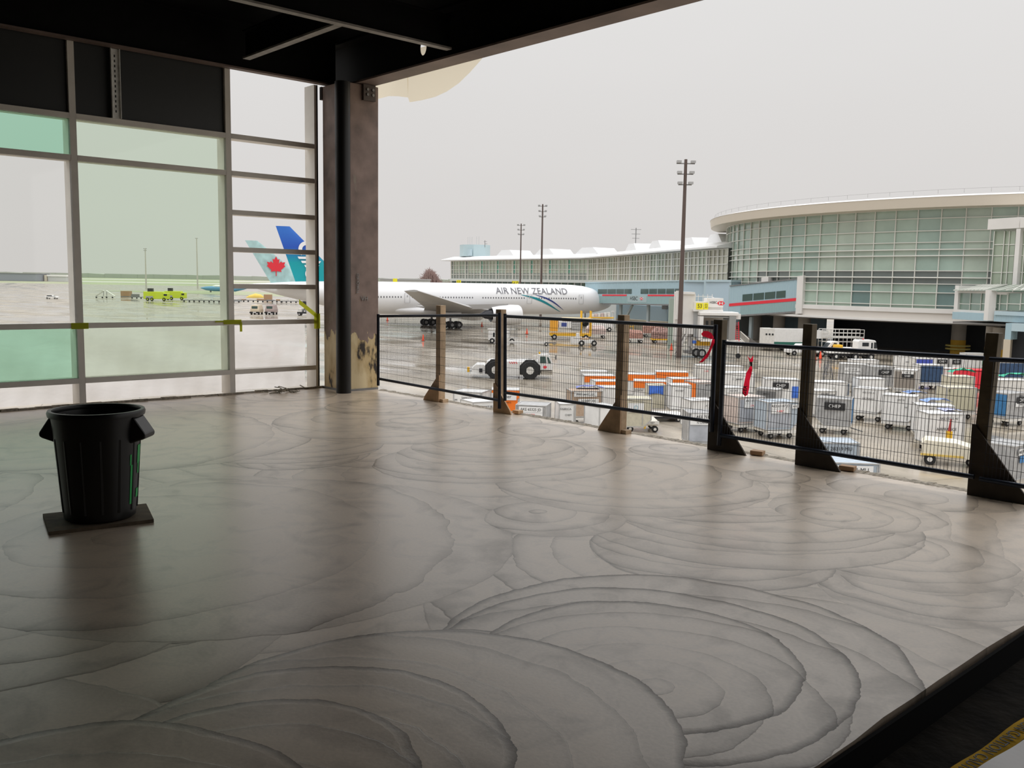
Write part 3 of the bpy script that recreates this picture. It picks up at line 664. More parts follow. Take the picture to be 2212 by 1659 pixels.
# ------------------------------------------------------------------ apron, grass and the far shore
def wet_apron():
    m = bpy.data.materials.new('wet_apron_concrete'); m.use_nodes = True
    n = m.node_tree.nodes; l = m.node_tree.links; b = n['Principled BSDF']
    t = n.new('ShaderNodeTexCoord')
    mp_ = n.new('ShaderNodeMapping'); mp_.inputs['Rotation'].default_value = (0, 0, -YAW); mp_.inputs['Scale'].default_value = (.035, .16, 1); l.new(t.outputs['Object'], mp_.inputs[0])
    z = n.new('ShaderNodeTexNoise'); z.inputs['Scale'].default_value = 1.0; z.inputs['Detail'].default_value = 8; z.inputs['Roughness'].default_value = .62; l.new(mp_.outputs[0], z.inputs['Vector'])
    z2 = n.new('ShaderNodeTexNoise'); z2.inputs['Scale'].default_value = .22; z2.inputs['Detail'].default_value = 7; l.new(t.outputs['Object'], z2.inputs['Vector'])
    r = n.new('ShaderNodeMapRange'); r.inputs[1].default_value = .42; r.inputs[2].default_value = .62; r.inputs[3].default_value = .05; r.inputs[4].default_value = .42; l.new(z.outputs['Fac'], r.inputs[0])
    l.new(r.outputs[0], b.inputs['Roughness'])
    c = n.new('ShaderNodeValToRGB'); c.color_ramp.elements[0].position = .3; c.color_ramp.elements[0].color = (.20, .17, .13, 1); c.color_ramp.elements[1].position = .7; c.color_ramp.elements[1].color = (.44, .385, .31, 1)
    l.new(z2.outputs['Fac'], c.inputs[0])
    # slab joints every few metres
    br = n.new('ShaderNodeTexBrick'); br.offset = 0; br.inputs['Scale'].default_value = .16; br.inputs['Mortar Size'].default_value = .006; br.inputs['Color1'].default_value = br.inputs['Color2'].default_value = (1, 1, 1, 1); br.inputs['Mortar'].default_value = (.55, .55, .55, 1); br.inputs['Row Height'].default_value = 1.0; br.inputs['Brick Width'].default_value = 1.0
    mj = n.new('ShaderNodeMapping'); mj.inputs['Rotation'].default_value = (0, 0, .35); l.new(t.outputs['Object'], mj.inputs[0]); l.new(mj.outputs[0], br.inputs['Vector'])
    mu = n.new('ShaderNodeMix'); mu.data_type = 'RGBA'; mu.blend_type = 'MULTIPLY'; mu.inputs[0].default_value = 1; l.new(c.outputs[0], mu.inputs[6]); l.new(br.outputs[0], mu.inputs[7]); l.new(mu.outputs[2], b.inputs['Base Color'])
    b.inputs['Specular IOR Level'].default_value = .5
    bp = n.new('ShaderNodeBump'); bp.inputs['Strength'].default_value = .12; bp.inputs['Distance'].default_value = .05; l.new(z.outputs['Fac'], bp.inputs['Height']); l.new(bp.outputs[0], b.inputs['Normal'])
    return m
def sheet(name, pts, z, m):
    mb = MB(); mb.add([ld(a, d, z) for a, d in pts], [tuple(range(len(pts)))])
    o = mb.build(name, m, None); o['kind'] = 'structure'; return o
GRASS = mat('winter_grass', (.34, .36, .23), .9, var=.2, vs=.02)  # mist over the far field is lightened into this green
sheet('ground', [(-9000, -60), (9000, -60), (9000, 9000), (-9000, 9000)], GZ-.25, GRASS)
sheet('apron', [(-1500, -40), (600, -40), (600, 900), (-1500, 1000)], GZ, wet_apron())
PALEG = mat('taxiway_strip', (.50, .48, .42), .5)
sheet('taxiway', [(-3000, 1350), (900, 1250), (900, 1500), (-3000, 1650)], GZ-.15, PALEG)
sheet('runway', [(-4000, 2300), (1500, 2200), (1500, 2800), (-4000, 3000)], GZ-.12, PALEG)
sheet('grass_island', [(-250, 545), (-70, 430), (-52, 445), (-200, 640)], GZ+.05, GRASS)
m = MB(); rr = random.Random(2)
for i in range(90):
    a = -3600+i*75; m.add([ld(a, 4200, GZ-1), ld(a+76, 4200, GZ-1), ld(a+76, 4400, GZ-1), ld(a, 4400, GZ-1), ld(a, 4200, 9+rr.random()*4), ld(a+76, 4200, 9+rr.random()*4), ld(a+76, 4400, 12), ld(a, 4400, 12)], BOXF)
o = m.build('hills', mat('far_trees', (.40, .42, .38), .9)); o['kind'] = 'structure'

# bare winter shrubs behind the airliner
m = MB(); rr = random.Random(12)
c0 = col_at(930, 430)
for i in range(420):
    u = rr.gauss(0, .42); px = 925+u*45
    if not 850 < px < 985: continue
    b_ = col_at(px, 430+rr.uniform(-6, 6)); h = (9.6+2.6*math.sin(px*.11)+rr.uniform(0, 2.5))*(1-.55*abs((px-930)/60)**2)
    if h < 4: continue
    top = b_+Vector((0, 0, h)); m.bar(b_, top, .14)
    for k in range(7):
        s_ = b_.lerp(top, rr.uniform(.45, 1)); m.bar(s_, s_+RH*rr.uniform(-1.6, 1.6)+Vector((0, 0, rr.uniform(.4, 1.6))), .09)
o = m.build('bare_trees', mat('bare_twigs', (.34, .24, .22), .9)); tag(o, 'row of bare pinkish winter trees beyond the airliner, left of the concourse', 'trees', kind='stuff')

# ------------------------------------------------------------------ the airliner
nose, tail = ld(20.9, 196), ld(-47.5, 165)
axs = (tail-nose).normalized()
air = thing('airliner', 'white airliner with blue and teal tail parked nose right beyond the fence', 'airplane', tuple(nose), math.atan2(axs.y, axs.x))
PAINT = mat('gloss_white_paint', (.80, .80, .81), .3)
BELLY = mat('grey_belly', (.50, .48, .46), .4)
def ring(s, zc, ry, rz, n=36): return [(s, ry*math.cos(2*PI*i/n), zc+rz*math.sin(2*PI*i/n)) for i in range(n)]
SEC = [(0, 4.65, .05, .05), (.25, 4.68, .55, .5), (.8, 4.75, 1.0, .92), (1.8, 4.95, 1.55, 1.5), (3.2, 5.18, 2.1, 2.1), (5, 5.36, 2.6, 2.6), (7, 5.48, 2.9, 2.9), (9.5, 5.54, 3.06, 3.06), (12, 5.55, 3.1, 3.1), (50, 5.55, 3.1, 3.1), (54, 5.66, 3.05, 3.0), (58, 5.95, 2.85, 2.7), (62, 6.35, 2.45, 2.25), (66, 6.75, 1.9, 1.75), (70, 7.1, 1.2, 1.15), (73, 7.35, .55, .6), (73.9, 7.4, .12, .35)]
MB().loft([ring(*q) for q in SEC]).build('fuselage', PAINT, air, smooth=True)
# wing to body fairing
MB().loft([ring(s, z, ry, rz, 24) for s, z, ry, rz in ((24, 3.6, .4, .4), (27, 3.3, 2.6, 1.1), (32, 3.2, 3.4, 1.35), (42, 3.2, 3.4, 1.35), (48, 3.4, 2.4, .9), (52, 3.7, .4, .3))]).build('belly_fairing', PAINT, air, smooth=True)
def foil(root, mid, tip, name, m, sgn=1):
    secs = []
    for (le, te, y, z, th) in (root, mid, tip):
        ch = te-le; secs.append([(le+ch*u, y*sgn, z+th*w_) for u, w_ in ((0, 0), (.08, .42), (.3, .6), (.6, .42), (1, 0), (.6, -.30), (.3, -.42), (.08, -.3))])
    return MB().loft(secs).build(name, m, air, smooth=True)
WINGM = mat('wing_grey', (.36, .35, .34), .4)
for sg in (1, -1): foil((28.5, 43, 2.6, 3.3, 1.7), (36.5, 45.5, 10.5, 4.1, 1.1), (53.6, 56.0, 31, 7.3, .35), 'wing', WINGM, sg)
for sg in (1, -1): foil((63.5, 70.5, .9, 7.0, .5), (66.5, 72, 6, 7.4, .35), (70, 73, 10.6, 7.9, .2), 'tailplane', PAINT, sg)
for sg, y0 in ((1, 8.2), (1, 13.5), (1, 19), (-1, 8.2)):
    k = y0/31; s0 = 44.2+11*max(0, k-.3)
    o = MB().loft([ring(s0+a, 3.5+3.6*k-.25, w_, h_, 10) for a, w_, h_ in ((-3, .05, .05), (-1.5, .3, .4), (.5, .28, .38), (2.2, .04, .05))]).build('flap_fairing', WINGM, air, smooth=True)
    o.location = (0, y0*sg, 0)
# fin with painted blue-to-teal field
def fin_mat():
    m = bpy.data.materials.new('blue_teal_fin'); m.use_nodes = True
    n = m.node_tree.nodes; l = m.node_tree.links; b = n['Principled BSDF']; t = n.new('ShaderNodeTexCoord'); s = n.new('ShaderNodeSeparateXYZ'); l.new(t.outputs['Object'], s.inputs[0])
    r = n.new('ShaderNodeMapRange'); r.inputs[1].default_value = 8.3; r.inputs[2].default_value = 18.5; l.new(s.outputs['Z'], r.inputs[0])
    c = n.new('ShaderNodeValToRGB'); e = c.color_ramp.elements; e[0].position = .35; e[0].color = (.0, .32, .36, 1); e[1].position = .62; e[1].color = (.015, .085, .47, 1); q = e.new(.9); q.color = (.03, .16, .60, 1)
    l.new(r.outputs[0], c.inputs[0]); l.new(c.outputs[0], b.inputs['Base Color']); b.inputs['Roughness'].default_value = .35
    return m
def fin(parent, root, tip, th, m, name='fin'):
    secs = []
    for (le, te, z, k) in (root, tip):
        ch = te-le; secs.append([(le+ch*u, th*k*w_, z) for u, w_ in ((0, 0), (.1, .6), (.35, 1), (.7, .6), (1, .05), (1, -.05), (.7, -.6), (.35, -1), (.1, -.6))])
    return MB().loft(secs).build(name, m, parent, smooth=True)
FINM = fin_mat()
fin(air, (57.5, 66.9, 8.2, 1), (67.9, 70.4, 18.4, .4), .42, FINM)
fin(air, (52.5, 62, 8.35, .5), (61.2, 62, 11.6, .3), .40, FINM, 'dorsal_fin')
LOGO = mat('logo_white', (.85, .85, .86), .4)
def arc_ring(cx_, cz_, r0, r1, a0, a1, yoff, n=24):
    m = MB(); m.grid(lambda u, v: (cx_-(r0+(r1-r0)*v)*math.cos(a0+(a1-a0)*u), yoff, cz_+(r0+(r1-r0)*v)*math.sin(a0+(a1-a0)*u)), n, 1); return m
arc_ring(65.0, 14.35, .75, 1.45, -.55, PI+.9, .40).build('emblem', LOGO, air, fix=False)
arc_ring(64.1, 9.9, .55, 1.15, .35, 2*PI-.5, .44).build('emblem', LOGO, air, fix=False)
for k, (a, b_) in enumerate(((66.6, 62.7), (66.0, 62.3), (65.4, 62.6))):
    z = 13.0-.75*k; MB().add([(a, .43, z), (b_, .43, z), (b_+.3, .43, z-.42), (a-.2, .43, z-.42)], [(0, 1, 2, 3)]).build('emblem', LOGO, air, fix=False)
# cabin windows, doors, windscreen
WIN = mat('cabin_window', (.14, .14, .15), .3)
wm = MB(); wm.prism([(.13*math.cos(a*PI/4), .21*math.sin(a*PI/4)) for a in range(8)], (0, 0, 0), (1, 0, 0), (0, 0, 1), (0, .03, 0))
w0 = wm.build('cabin_window', WIN, air); k = 0; zc = 5.8
sl = [10.2+.56*i for i in range(86)]
sl = [s for s in sl if not any(abs(s-d) < .75 for d in (20.8, 32.0, 46.5))]
for s in sl:
    o = w0 if k == 0 else w0.copy()
    if k: COL.objects.link(o); o.parent = air
    o.location = (s, 3.06, zc); k += 1
for s, y in ((8.9, 3.06), (20.8, 3.12), (46.5, 3.12), (56.8, 2.97)):
    m = MB()
    for a, b_ in (((-.52, 0, 4.75), (-.52, 0, 6.6)), ((.52, 0, 4.75), (.52, 0, 6.6)), ((-.52, 0, 4.75), (.52, 0, 4.75)), ((-.52, 0, 6.6), (.52, 0, 6.6))): m.bar(Vector(a)+Vector((s, y, 0)), Vector(b_)+Vector((s, y, 0)), .05)
    m.span((s-.10, y-.02, 5.85), (s+.10, y+.04, 6.2)); m.build('door_outline', mat('door_seam', (.45, .45, .46), .5), air)
for a, b_ in ((1.55, 2.0), (2.05, 2.6)):
    m = MB(); m.add([(a, .98, 5.75), (b_, 1.45, 5.85), (b_+.25, 1.35, 6.45), (a+.35, .9, 6.3)], [(0, 1, 2, 3), (3, 2, 1, 0)]); m.build('windscreen', GLASSD, air, fix=False)
R_F = 3.1
def hull(s, ang, off=.04): return (s, (R_F+off)*math.cos(ang), 5.55+(R_F+off)*math.sin(ang))
text('AIR NEW ZEALAND', 2.15, mat('title_grey', (.16, .16, .18), .5), air, (0, 0, 0), (0, 0, 0), .84, bend=lambda x, y, z: hull(20.0-x, .56+y/R_F, .10+z))
def crescent(s0, a0, s1, a1, bow, wd, m):
    def f(u, v):
        wv = wd*math.sin(PI*min(1, u*.97+.03))**.8*(1.0)
        return hull(s0+(s1-s0)*u, a0+(a1-a0)*u+bow*math.sin(PI*u)+(v-.5)*wv, .035)
    mb = MB(); mb.grid(f, 26, 3); return mb.build('swoosh', m, air, fix=False)
crescent(22.6, .30, 12.9, -.98, .22, .16, mat('swoosh_teal', (.01, .25, .30), .4))
crescent(19.4, .30, 12.4, -.80, .18, .11, mat('swoosh_navy', (.03, .05, .22), .4))
# engine
for sg in (1, -1):
    en = [(26.0, 2.72, 1.72), (26.3, 2.72, 1.9), (28, 2.7, 1.95), (30.3, 2.72, 1.75), (32.0, 2.78, 1.4)]
    rings_ = [[(s, 9.6*sg+r*math.cos(2*PI*i/24), z+r*math.sin(2*PI*i/24)) for i in range(24)] for s, z, r in en]
    MB().loft(rings_, False).build('engine_cowl', PAINT, air, smooth=True)
    core = [[(s, 9.6*sg+r*math.cos(2*PI*i/20), 2.75+r*math.sin(2*PI*i/20)) for i in range(20)] for s, r in ((27, 1.6), (30.5, 1.2), (33.2, .75), (34.4, .1))]
    MB().loft(core).build('engine_core', DARK, air, smooth=True)
    MB().bar((28.5, 9.6*sg, 4.4), (37, 9.6*sg, 4.2), .5, .9).build('engine_pylon', WINGM, air)
# gear
TYRE = BLACK
for sg in (1, -1):
    MB().tube((38.6, 5.5*sg, .7), (38.6, 5.2*sg, 4.2), .22, 10).build('gear_leg', STEEL, air)
    for ds in (-1.45, 0, 1.45):
        for dy in (-.72, .72):
            o = MB().wheel((38.6+ds, 5.5*sg+dy, .67), .67, .5, (0, 1, 0), 22).build('wheel', TYRE, air, bevel=.08)
            MB().wheel((38.6+ds, 5.5*sg+dy, .67), .30, .54, (0, 1, 0), 14).build('wheel_hub', mat('hub_grey', (.38, .38, .38), .5), o)
    MB().span((36.4, 5.5*sg-.1, 1.9), (40.6, 5.5*sg+.1, 3.0)).build('gear_door', PAINT, air)
MB().tube((6.2, 0, .5), (6.2, 0, 3.2), .15, 8).build('gear_leg', STEEL, air)
for dy in (-.4, .4): MB().wheel((6.2, dy, .53), .53, .36).build('wheel', TYRE, air)

# the second tail, with a red maple leaf
t0 = ld(-62.5, 232); ac = thing('airliner', 'pale ice-blue airliner tail with a red maple leaf, farther left', 'airplane', tuple(t0), math.atan2(axs.y, axs.x))
MB().loft([ring(*q) for q in ((-52, 5.2, 1, 1), (-48, 5.4, 2.8, 2.8), (-14, 5.4, 2.8, 2.8), (-8, 5.9, 2.4, 2.2), (-2, 6.6, 1.5, 1.3), (4.2, 7.1, .3, .4))]).build('fuselage', mat('ice_white', (.68, .76, .76), .35), ac, smooth=True)
ICE = mat('ice_blue_fin', (.44, .66, .66), .4, var=.22, vs=.6)
fin(ac, (-11, -1.0, 7.8, 1), (2.2, 5.2, 18.3, .4), .42, ICE)
half = [(0, 1), (.17, .66), (.34, .74), (.27, .28), (.52, .52), (.58, .38), (.9, .44), (.78, .12), (.92, .04), (.46, -.36), (.54, -.54), (.05, -.46), (.04, -.95)]
leaf = half+[(-x, z) for x, z in reversed(half[1:])]
def maple(parent, c, r, nrm_y, flip=-1): return MB().prism([(p[0]*r*flip, p[1]*r) for p in leaf], c, (1, 0, 0), (0, 0, 1), (0, .02*nrm_y, 0)).build('maple_leaf', mat('maple_red', (.78, .03, .05), .5), parent)
maple(ac, (-2.3, .44, 12.0), 2.55, 1)

# ------------------------------------------------------------------ round terminal
TC = ld(88, 158); RT = 50.2
th0 = math.atan2(-TC.y, -TC.x)                           # from its centre towards the camera
def pol(r, a, z): return Vector((TC.x+r*math.cos(th0+a), TC.y+r*math.sin(th0+a), z))
rt = thing('round_terminal', 'large round glazed terminal building with a white overhanging roof', 'building', (TC.x, TC.y, GZ))
BA = math.radians(3.33); NB = 34; A0 = -math.radians(88)
# the camera's right is +a or -a ?
sgn_ = 1 if (pol(RT, .3, 0)-pol(RT, 0, 0)).dot(RH) > 0 else -1
def drum(r, i, z): return pol(r, sgn_*(A0+i*BA), z)
CZ = 1.6
ZL = [CZ+q for q in (10.4, 9.2, 7.6, 6.1, 5.2, 4.4, 2.4, 1.56, .7, -.44, -2.1, -2.55)]
TF = mat('white_mullion', (.70, .70, .65), .5)
def tglass(name, col, ro=.12, sp=.8):
    m = mat(name, col, ro, var=.18, vs=.25, spec=sp); return m
TG = [tglass('terminal_glass_a', (.36, .46, .385)), tglass('terminal_glass_b', (.42, .50, .42)), tglass('terminal_glass_c', (.33, .44, .38))]
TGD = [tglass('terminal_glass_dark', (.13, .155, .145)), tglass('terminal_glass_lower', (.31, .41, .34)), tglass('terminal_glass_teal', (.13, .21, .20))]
rr = random.Random(21)
for i in range(NB):
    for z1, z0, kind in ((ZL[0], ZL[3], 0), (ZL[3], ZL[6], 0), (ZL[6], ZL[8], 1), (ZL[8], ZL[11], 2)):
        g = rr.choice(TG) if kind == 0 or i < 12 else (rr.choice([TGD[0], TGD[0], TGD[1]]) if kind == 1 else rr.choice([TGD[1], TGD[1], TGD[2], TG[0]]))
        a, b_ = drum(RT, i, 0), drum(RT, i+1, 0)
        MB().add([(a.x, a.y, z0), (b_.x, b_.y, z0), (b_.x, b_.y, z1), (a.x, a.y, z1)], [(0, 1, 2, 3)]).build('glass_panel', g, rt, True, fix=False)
for i in range(NB+1): MB().bar(drum(RT+.12, i, ZL[11]), drum(RT+.12, i, ZL[0]), .10, .2).build('mullion', TF, rt, True)
def ringband(r0, r1, z0, z1, name, m, i0=0, i1=NB, r0b=None, r1b=None):
    r0b = r0 if r0b is None else r0b; r1b = r1 if r1b is None else r1b
    secs = [[drum(r0, i, z0), drum(r1, i, z0), drum(r1b, i, z1), drum(r0b, i, z1)] for i in range(i0, i1+1)]
    return MB().loft(secs).build(name, m, rt, True)
for j, z in enumerate(ZL): ringband(RT-.02, RT+.24, z-.05, z+.05, 'transom', TF)
for z in (ZL[4], ZL[5], ZL[7]): ringband(RT, RT+.45, z-.10, z-.05, 'sunshade', TF)
TW = mat('terminal_white', (.74, .72, .69), .55, var=.05, vs=.4)
ringband(RT-.6, RT+.5, ZL[11]-.55, ZL[11], 'sill_band', TW)
ringband(RT-.6, RT+.3, -2.45, ZL[11]-.55, 'fascia', mat('terminal_beige', (.66, .62, .57), .6))
ringband(RT-.6, RT+.7, -2.75, -2.45, 'drip_edge', TW)
ringband(RT-26, RT+.3, -2.9, -2.76, 'underside', mat('dim_concrete', (.20, .19, .18), .8))
# roof: dished soffit, white rim
SOF = mat('soffit_beige', (.62, .56, .47), .6)
ringband(RT-.5, RT+3.0, ZL[0], ZL[0]+1.25, 'soffit', SOF, 0, NB, RT-.5, RT+3.2)
ringband(RT-10, RT+3.25, ZL[0]+1.26, ZL[0]+1.52, 'roof_rim', TW, 0, NB, RT-10, RT+2.3)
m = MB()
for i in range(NB): m.bar(drum(RT+2.4, i, ZL[0]+2.2), drum(RT+2.4, i+1, ZL[0]+2.2), .02); m.bar(drum(RT+2.4, i, ZL[0]+1.7), drum(RT+2.4, i, ZL[0]+2.2), .02)
m.build('roof_rail', STEEL, rt, True)
# the open bay underneath
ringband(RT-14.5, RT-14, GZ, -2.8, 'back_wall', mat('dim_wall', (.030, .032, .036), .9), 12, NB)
ringband(RT-9.5, RT-9, GZ, -2.8, 'blue_back_wall', mat('dim_blue_wall', (.22, .30, .34), .8), 4, 14)
CONC = mat('concrete_column', (.42, .38, .33), .8, var=.1, vs=.5); YCOL = mat('yellow_column_foot', (.62, .36, .03), .7)
for px, dep, r in ((1632, 156, .95), (1681, 148, .95), (1735, 143, .95), (2068, 128, .95), (2140, 112, .8), (2155, 109, .8)):
    p = col_at(px, dep); lowy = px > 1900
    o = MB().tube((p.x, p.y, GZ+(1.9 if lowy else 0)), (p.x, p.y, -2.8), r, 20); o.build('column', CONC, rt, True, smooth=True)
    if lowy: MB().tube((p.x, p.y, GZ), (p.x, p.y, GZ+1.9), r+.03, 20).build('column_foot', YCOL, rt, True, smooth=True)
for dx, dep in ((2068, 128),):
    p = col_at(dx, dep)
    for z in (.55, 1.0): MB().lathe([(1.3, 0), (1.6, 0), (1.6, .22), (1.3, .22), (1.3, 0)], 20, (p.x, p.y, GZ+z)).build('guard_ring', mat('guard_yellow', (.60, .50, .14), .6), rt, True)
# right annex standing in front of the drum
an = thing('terminal_annex', 'white and pale blue glazed annex with lattice canopy at the right edge', 'building', tuple(col_at(2200, 104)))
BLUEP = mat('pale_blue_cladding', (.36, .50, .56), .55, stripes=1.6); BLUEF = mat('pale_blue_panel', (.44, .56, .61), .55)
def quadbox(parent, name, m, px0, px1, d0, d1, py0, py1, thick=1.2, bar=None):
    # wall panel between two sight columns: z from the pixel rows at its left end
    a, b_ = col_at(px0, d0), col_at(px1, d1); z0 = far(px0, py0, d0).z; z1 = far(px0, py1, d0).z
    n_ = Vector(((b_-a).y, -(b_-a).x, 0)).normalized()
    if n_.dot(HH) < 0: n_ = -n_
    vs = [a, b_, b_+n_*thick, a+n_*thick]
    return MB().add([(p.x, p.y, z0) for p in vs]+[(p.x, p.y, z1) for p in vs], BOXF).build(name, m, parent, True)
D0, D1 = 112, 101
quadbox(an, 'parapet', TW, 2112, 2178, D0, 108, 496, 473, 8)
quadbox(an, 'parapet', TW, 2180, 2330, 107.6, 97, 492, 471, 8)
gz = [497, 528, 552, 588, 614]
for (x0, x1, d0, d1) in ((2128, 2148, 111, 110), (2149, 2159, 110, 109.4), (2160, 2172, 109.3, 108.5), (2184, 2192, 107.6, 107), (2193, 2204, 107, 106.2), (2205, 2240, 106, 103), (2241, 2290, 103, 100)):
    quadbox(an, 'glass_panel', tglass('annex_glass', (.34, .40, .31), .15), x0, x1, d0+.5, d1+.5, 617, 499, .3)
    for g in gz[1:-1]: quadbox(an, 'transom', TF, x0, x1, d0+.4, d1+.4, g+1, g-.6, .25)
for x_, d_ in ((2127, 111), (2148.5, 110), (2159.5, 109.4), (2192.5, 107), (2204.5, 106.1), (2240, 103)): quadbox(an, 'mullion', TF, x_-.8, x_+.8, d_+.3, d_+.25, 617, 499, .25)
quadbox(an, 'corner_post', TW, 2173, 2182, 108, 107.5, 617, 494, .6)
# canopy with lattice glazing
quadbox(an, 'canopy_beam', TW, 2060, 2132, 112, 106, 632.5, 628, .6); quadbox(an, 'canopy_beam', TW, 2142, 2330, 105, 95, 636, 630, .6)
quadbox(an, 'corner_post', TW, 2132, 2141, 106, 105, 692, 626, .8)
quadbox(an, 'side_panel', TW, 2052, 2060, 112.6, 112, 676, 616, 4)
quadbox(an, 'sill', TW, 2060, 2132, 112, 106, 677, 668.5, .6)
for x0, x1, d0, d1 in ((2062, 2085, 112, 110), (2086, 2108, 110, 108), (2109, 2120, 108, 107), (2121, 2130, 107, 106.2), (2143, 2148, 105, 104.6), (2149, 2164, 104.6, 103.4), (2165, 2192, 103.4, 101.5), (2193, 2230, 101.5, 99), (2231, 2280, 99, 96)):
    quadbox(an, 'glass_panel', tglass('annex_glass_low', (.22, .30, .25), .15), x0, x1, d0+.3, d1+.3, 670, 633, .3)
    quadbox(an, 'transom', TF, x0, x1, d0+.2, d1+.2, 656.5, 655, .25)
    quadbox(an, 'mullion', TF, x1, x1+1, d1+.15, d1+.1, 670, 633, .25)
for (p0, p1, q0, q1, d0, d1) in ((2060, 2132, 2118, 2176, 112, 106), (2142, 2290, 2180, 2330, 105, 97)):
    # sloping lattice from the front beam up to the wall
    f0, f1 = far(p0, 628, d0), far(p1, 628, d1); r0, r1 = far(q0, 615.5, d0+1.5), far(q1, 615.5, d1+3)
    m = MB(); m.add([f0, f1, r1, r0], [(0, 1, 2, 3)]); m.build('canopy_glass', tglass('canopy_glass', (.26, .33, .27), .15), an, True, fix=False)
    k = 9
    for i in range(k):
        MB().bar(f0.lerp(f1, i/k)+Vector((0, 0, .06)), r0.lerp(r1, (i+1.0)/k)+Vector((0, 0, .06)), .12).build('lattice_bar', TF, an, True)
        if i > 2: MB().bar(f0.lerp(f1, i/k)+Vector((0, 0, .06)), r0.lerp(r1, (i-1.0)/k)+Vector((0, 0, .06)), .12).build('lattice_bar', TF, an, True)
quadbox(an, 'blue_band', BLUEP, 2050, 2132, 111.5, 105.6, 689, 673.5, 6); quadbox(an, 'blue_band', BLUEF, 2139, 2330, 104.6, 95, 680, 671.5, 6); quadbox(an, 'blue_band', BLUEP, 2139, 2330, 104.8, 95.2, 694, 680, 6)
quadbox(an, 'white_post', TW, 2132.5, 2138.5, 105.5, 105.2, 693, 676, .8)
quadbox(an, 'soffit', mat('dim_concrete'), 2052, 2330, 111, 96, 698, 694, 9)
quadbox(an, 'blue_wall', BLUEP, 2165, 2178, 101.5, 101, 733, 698, 7); quadbox(an, 'beige_wall', mat('beige_block', (.56, .49, .38), .8), 2163, 2178, 101.4, 101, 788, 733, 7)
quadbox(an, 'door_head', BLUEF, 2178, 2330, 101, 95, 715, 698, 1); quadbox(an, 'dark_opening', mat('dim_wall'), 2180, 2330, 102.5, 97, 790, 715, 5)
p = col_at(2194, 100); MB().tube(p, p+Vector((0, 0, 1.5)), .13, 10).build('bollard', mat('guard_yellow'), an, True)

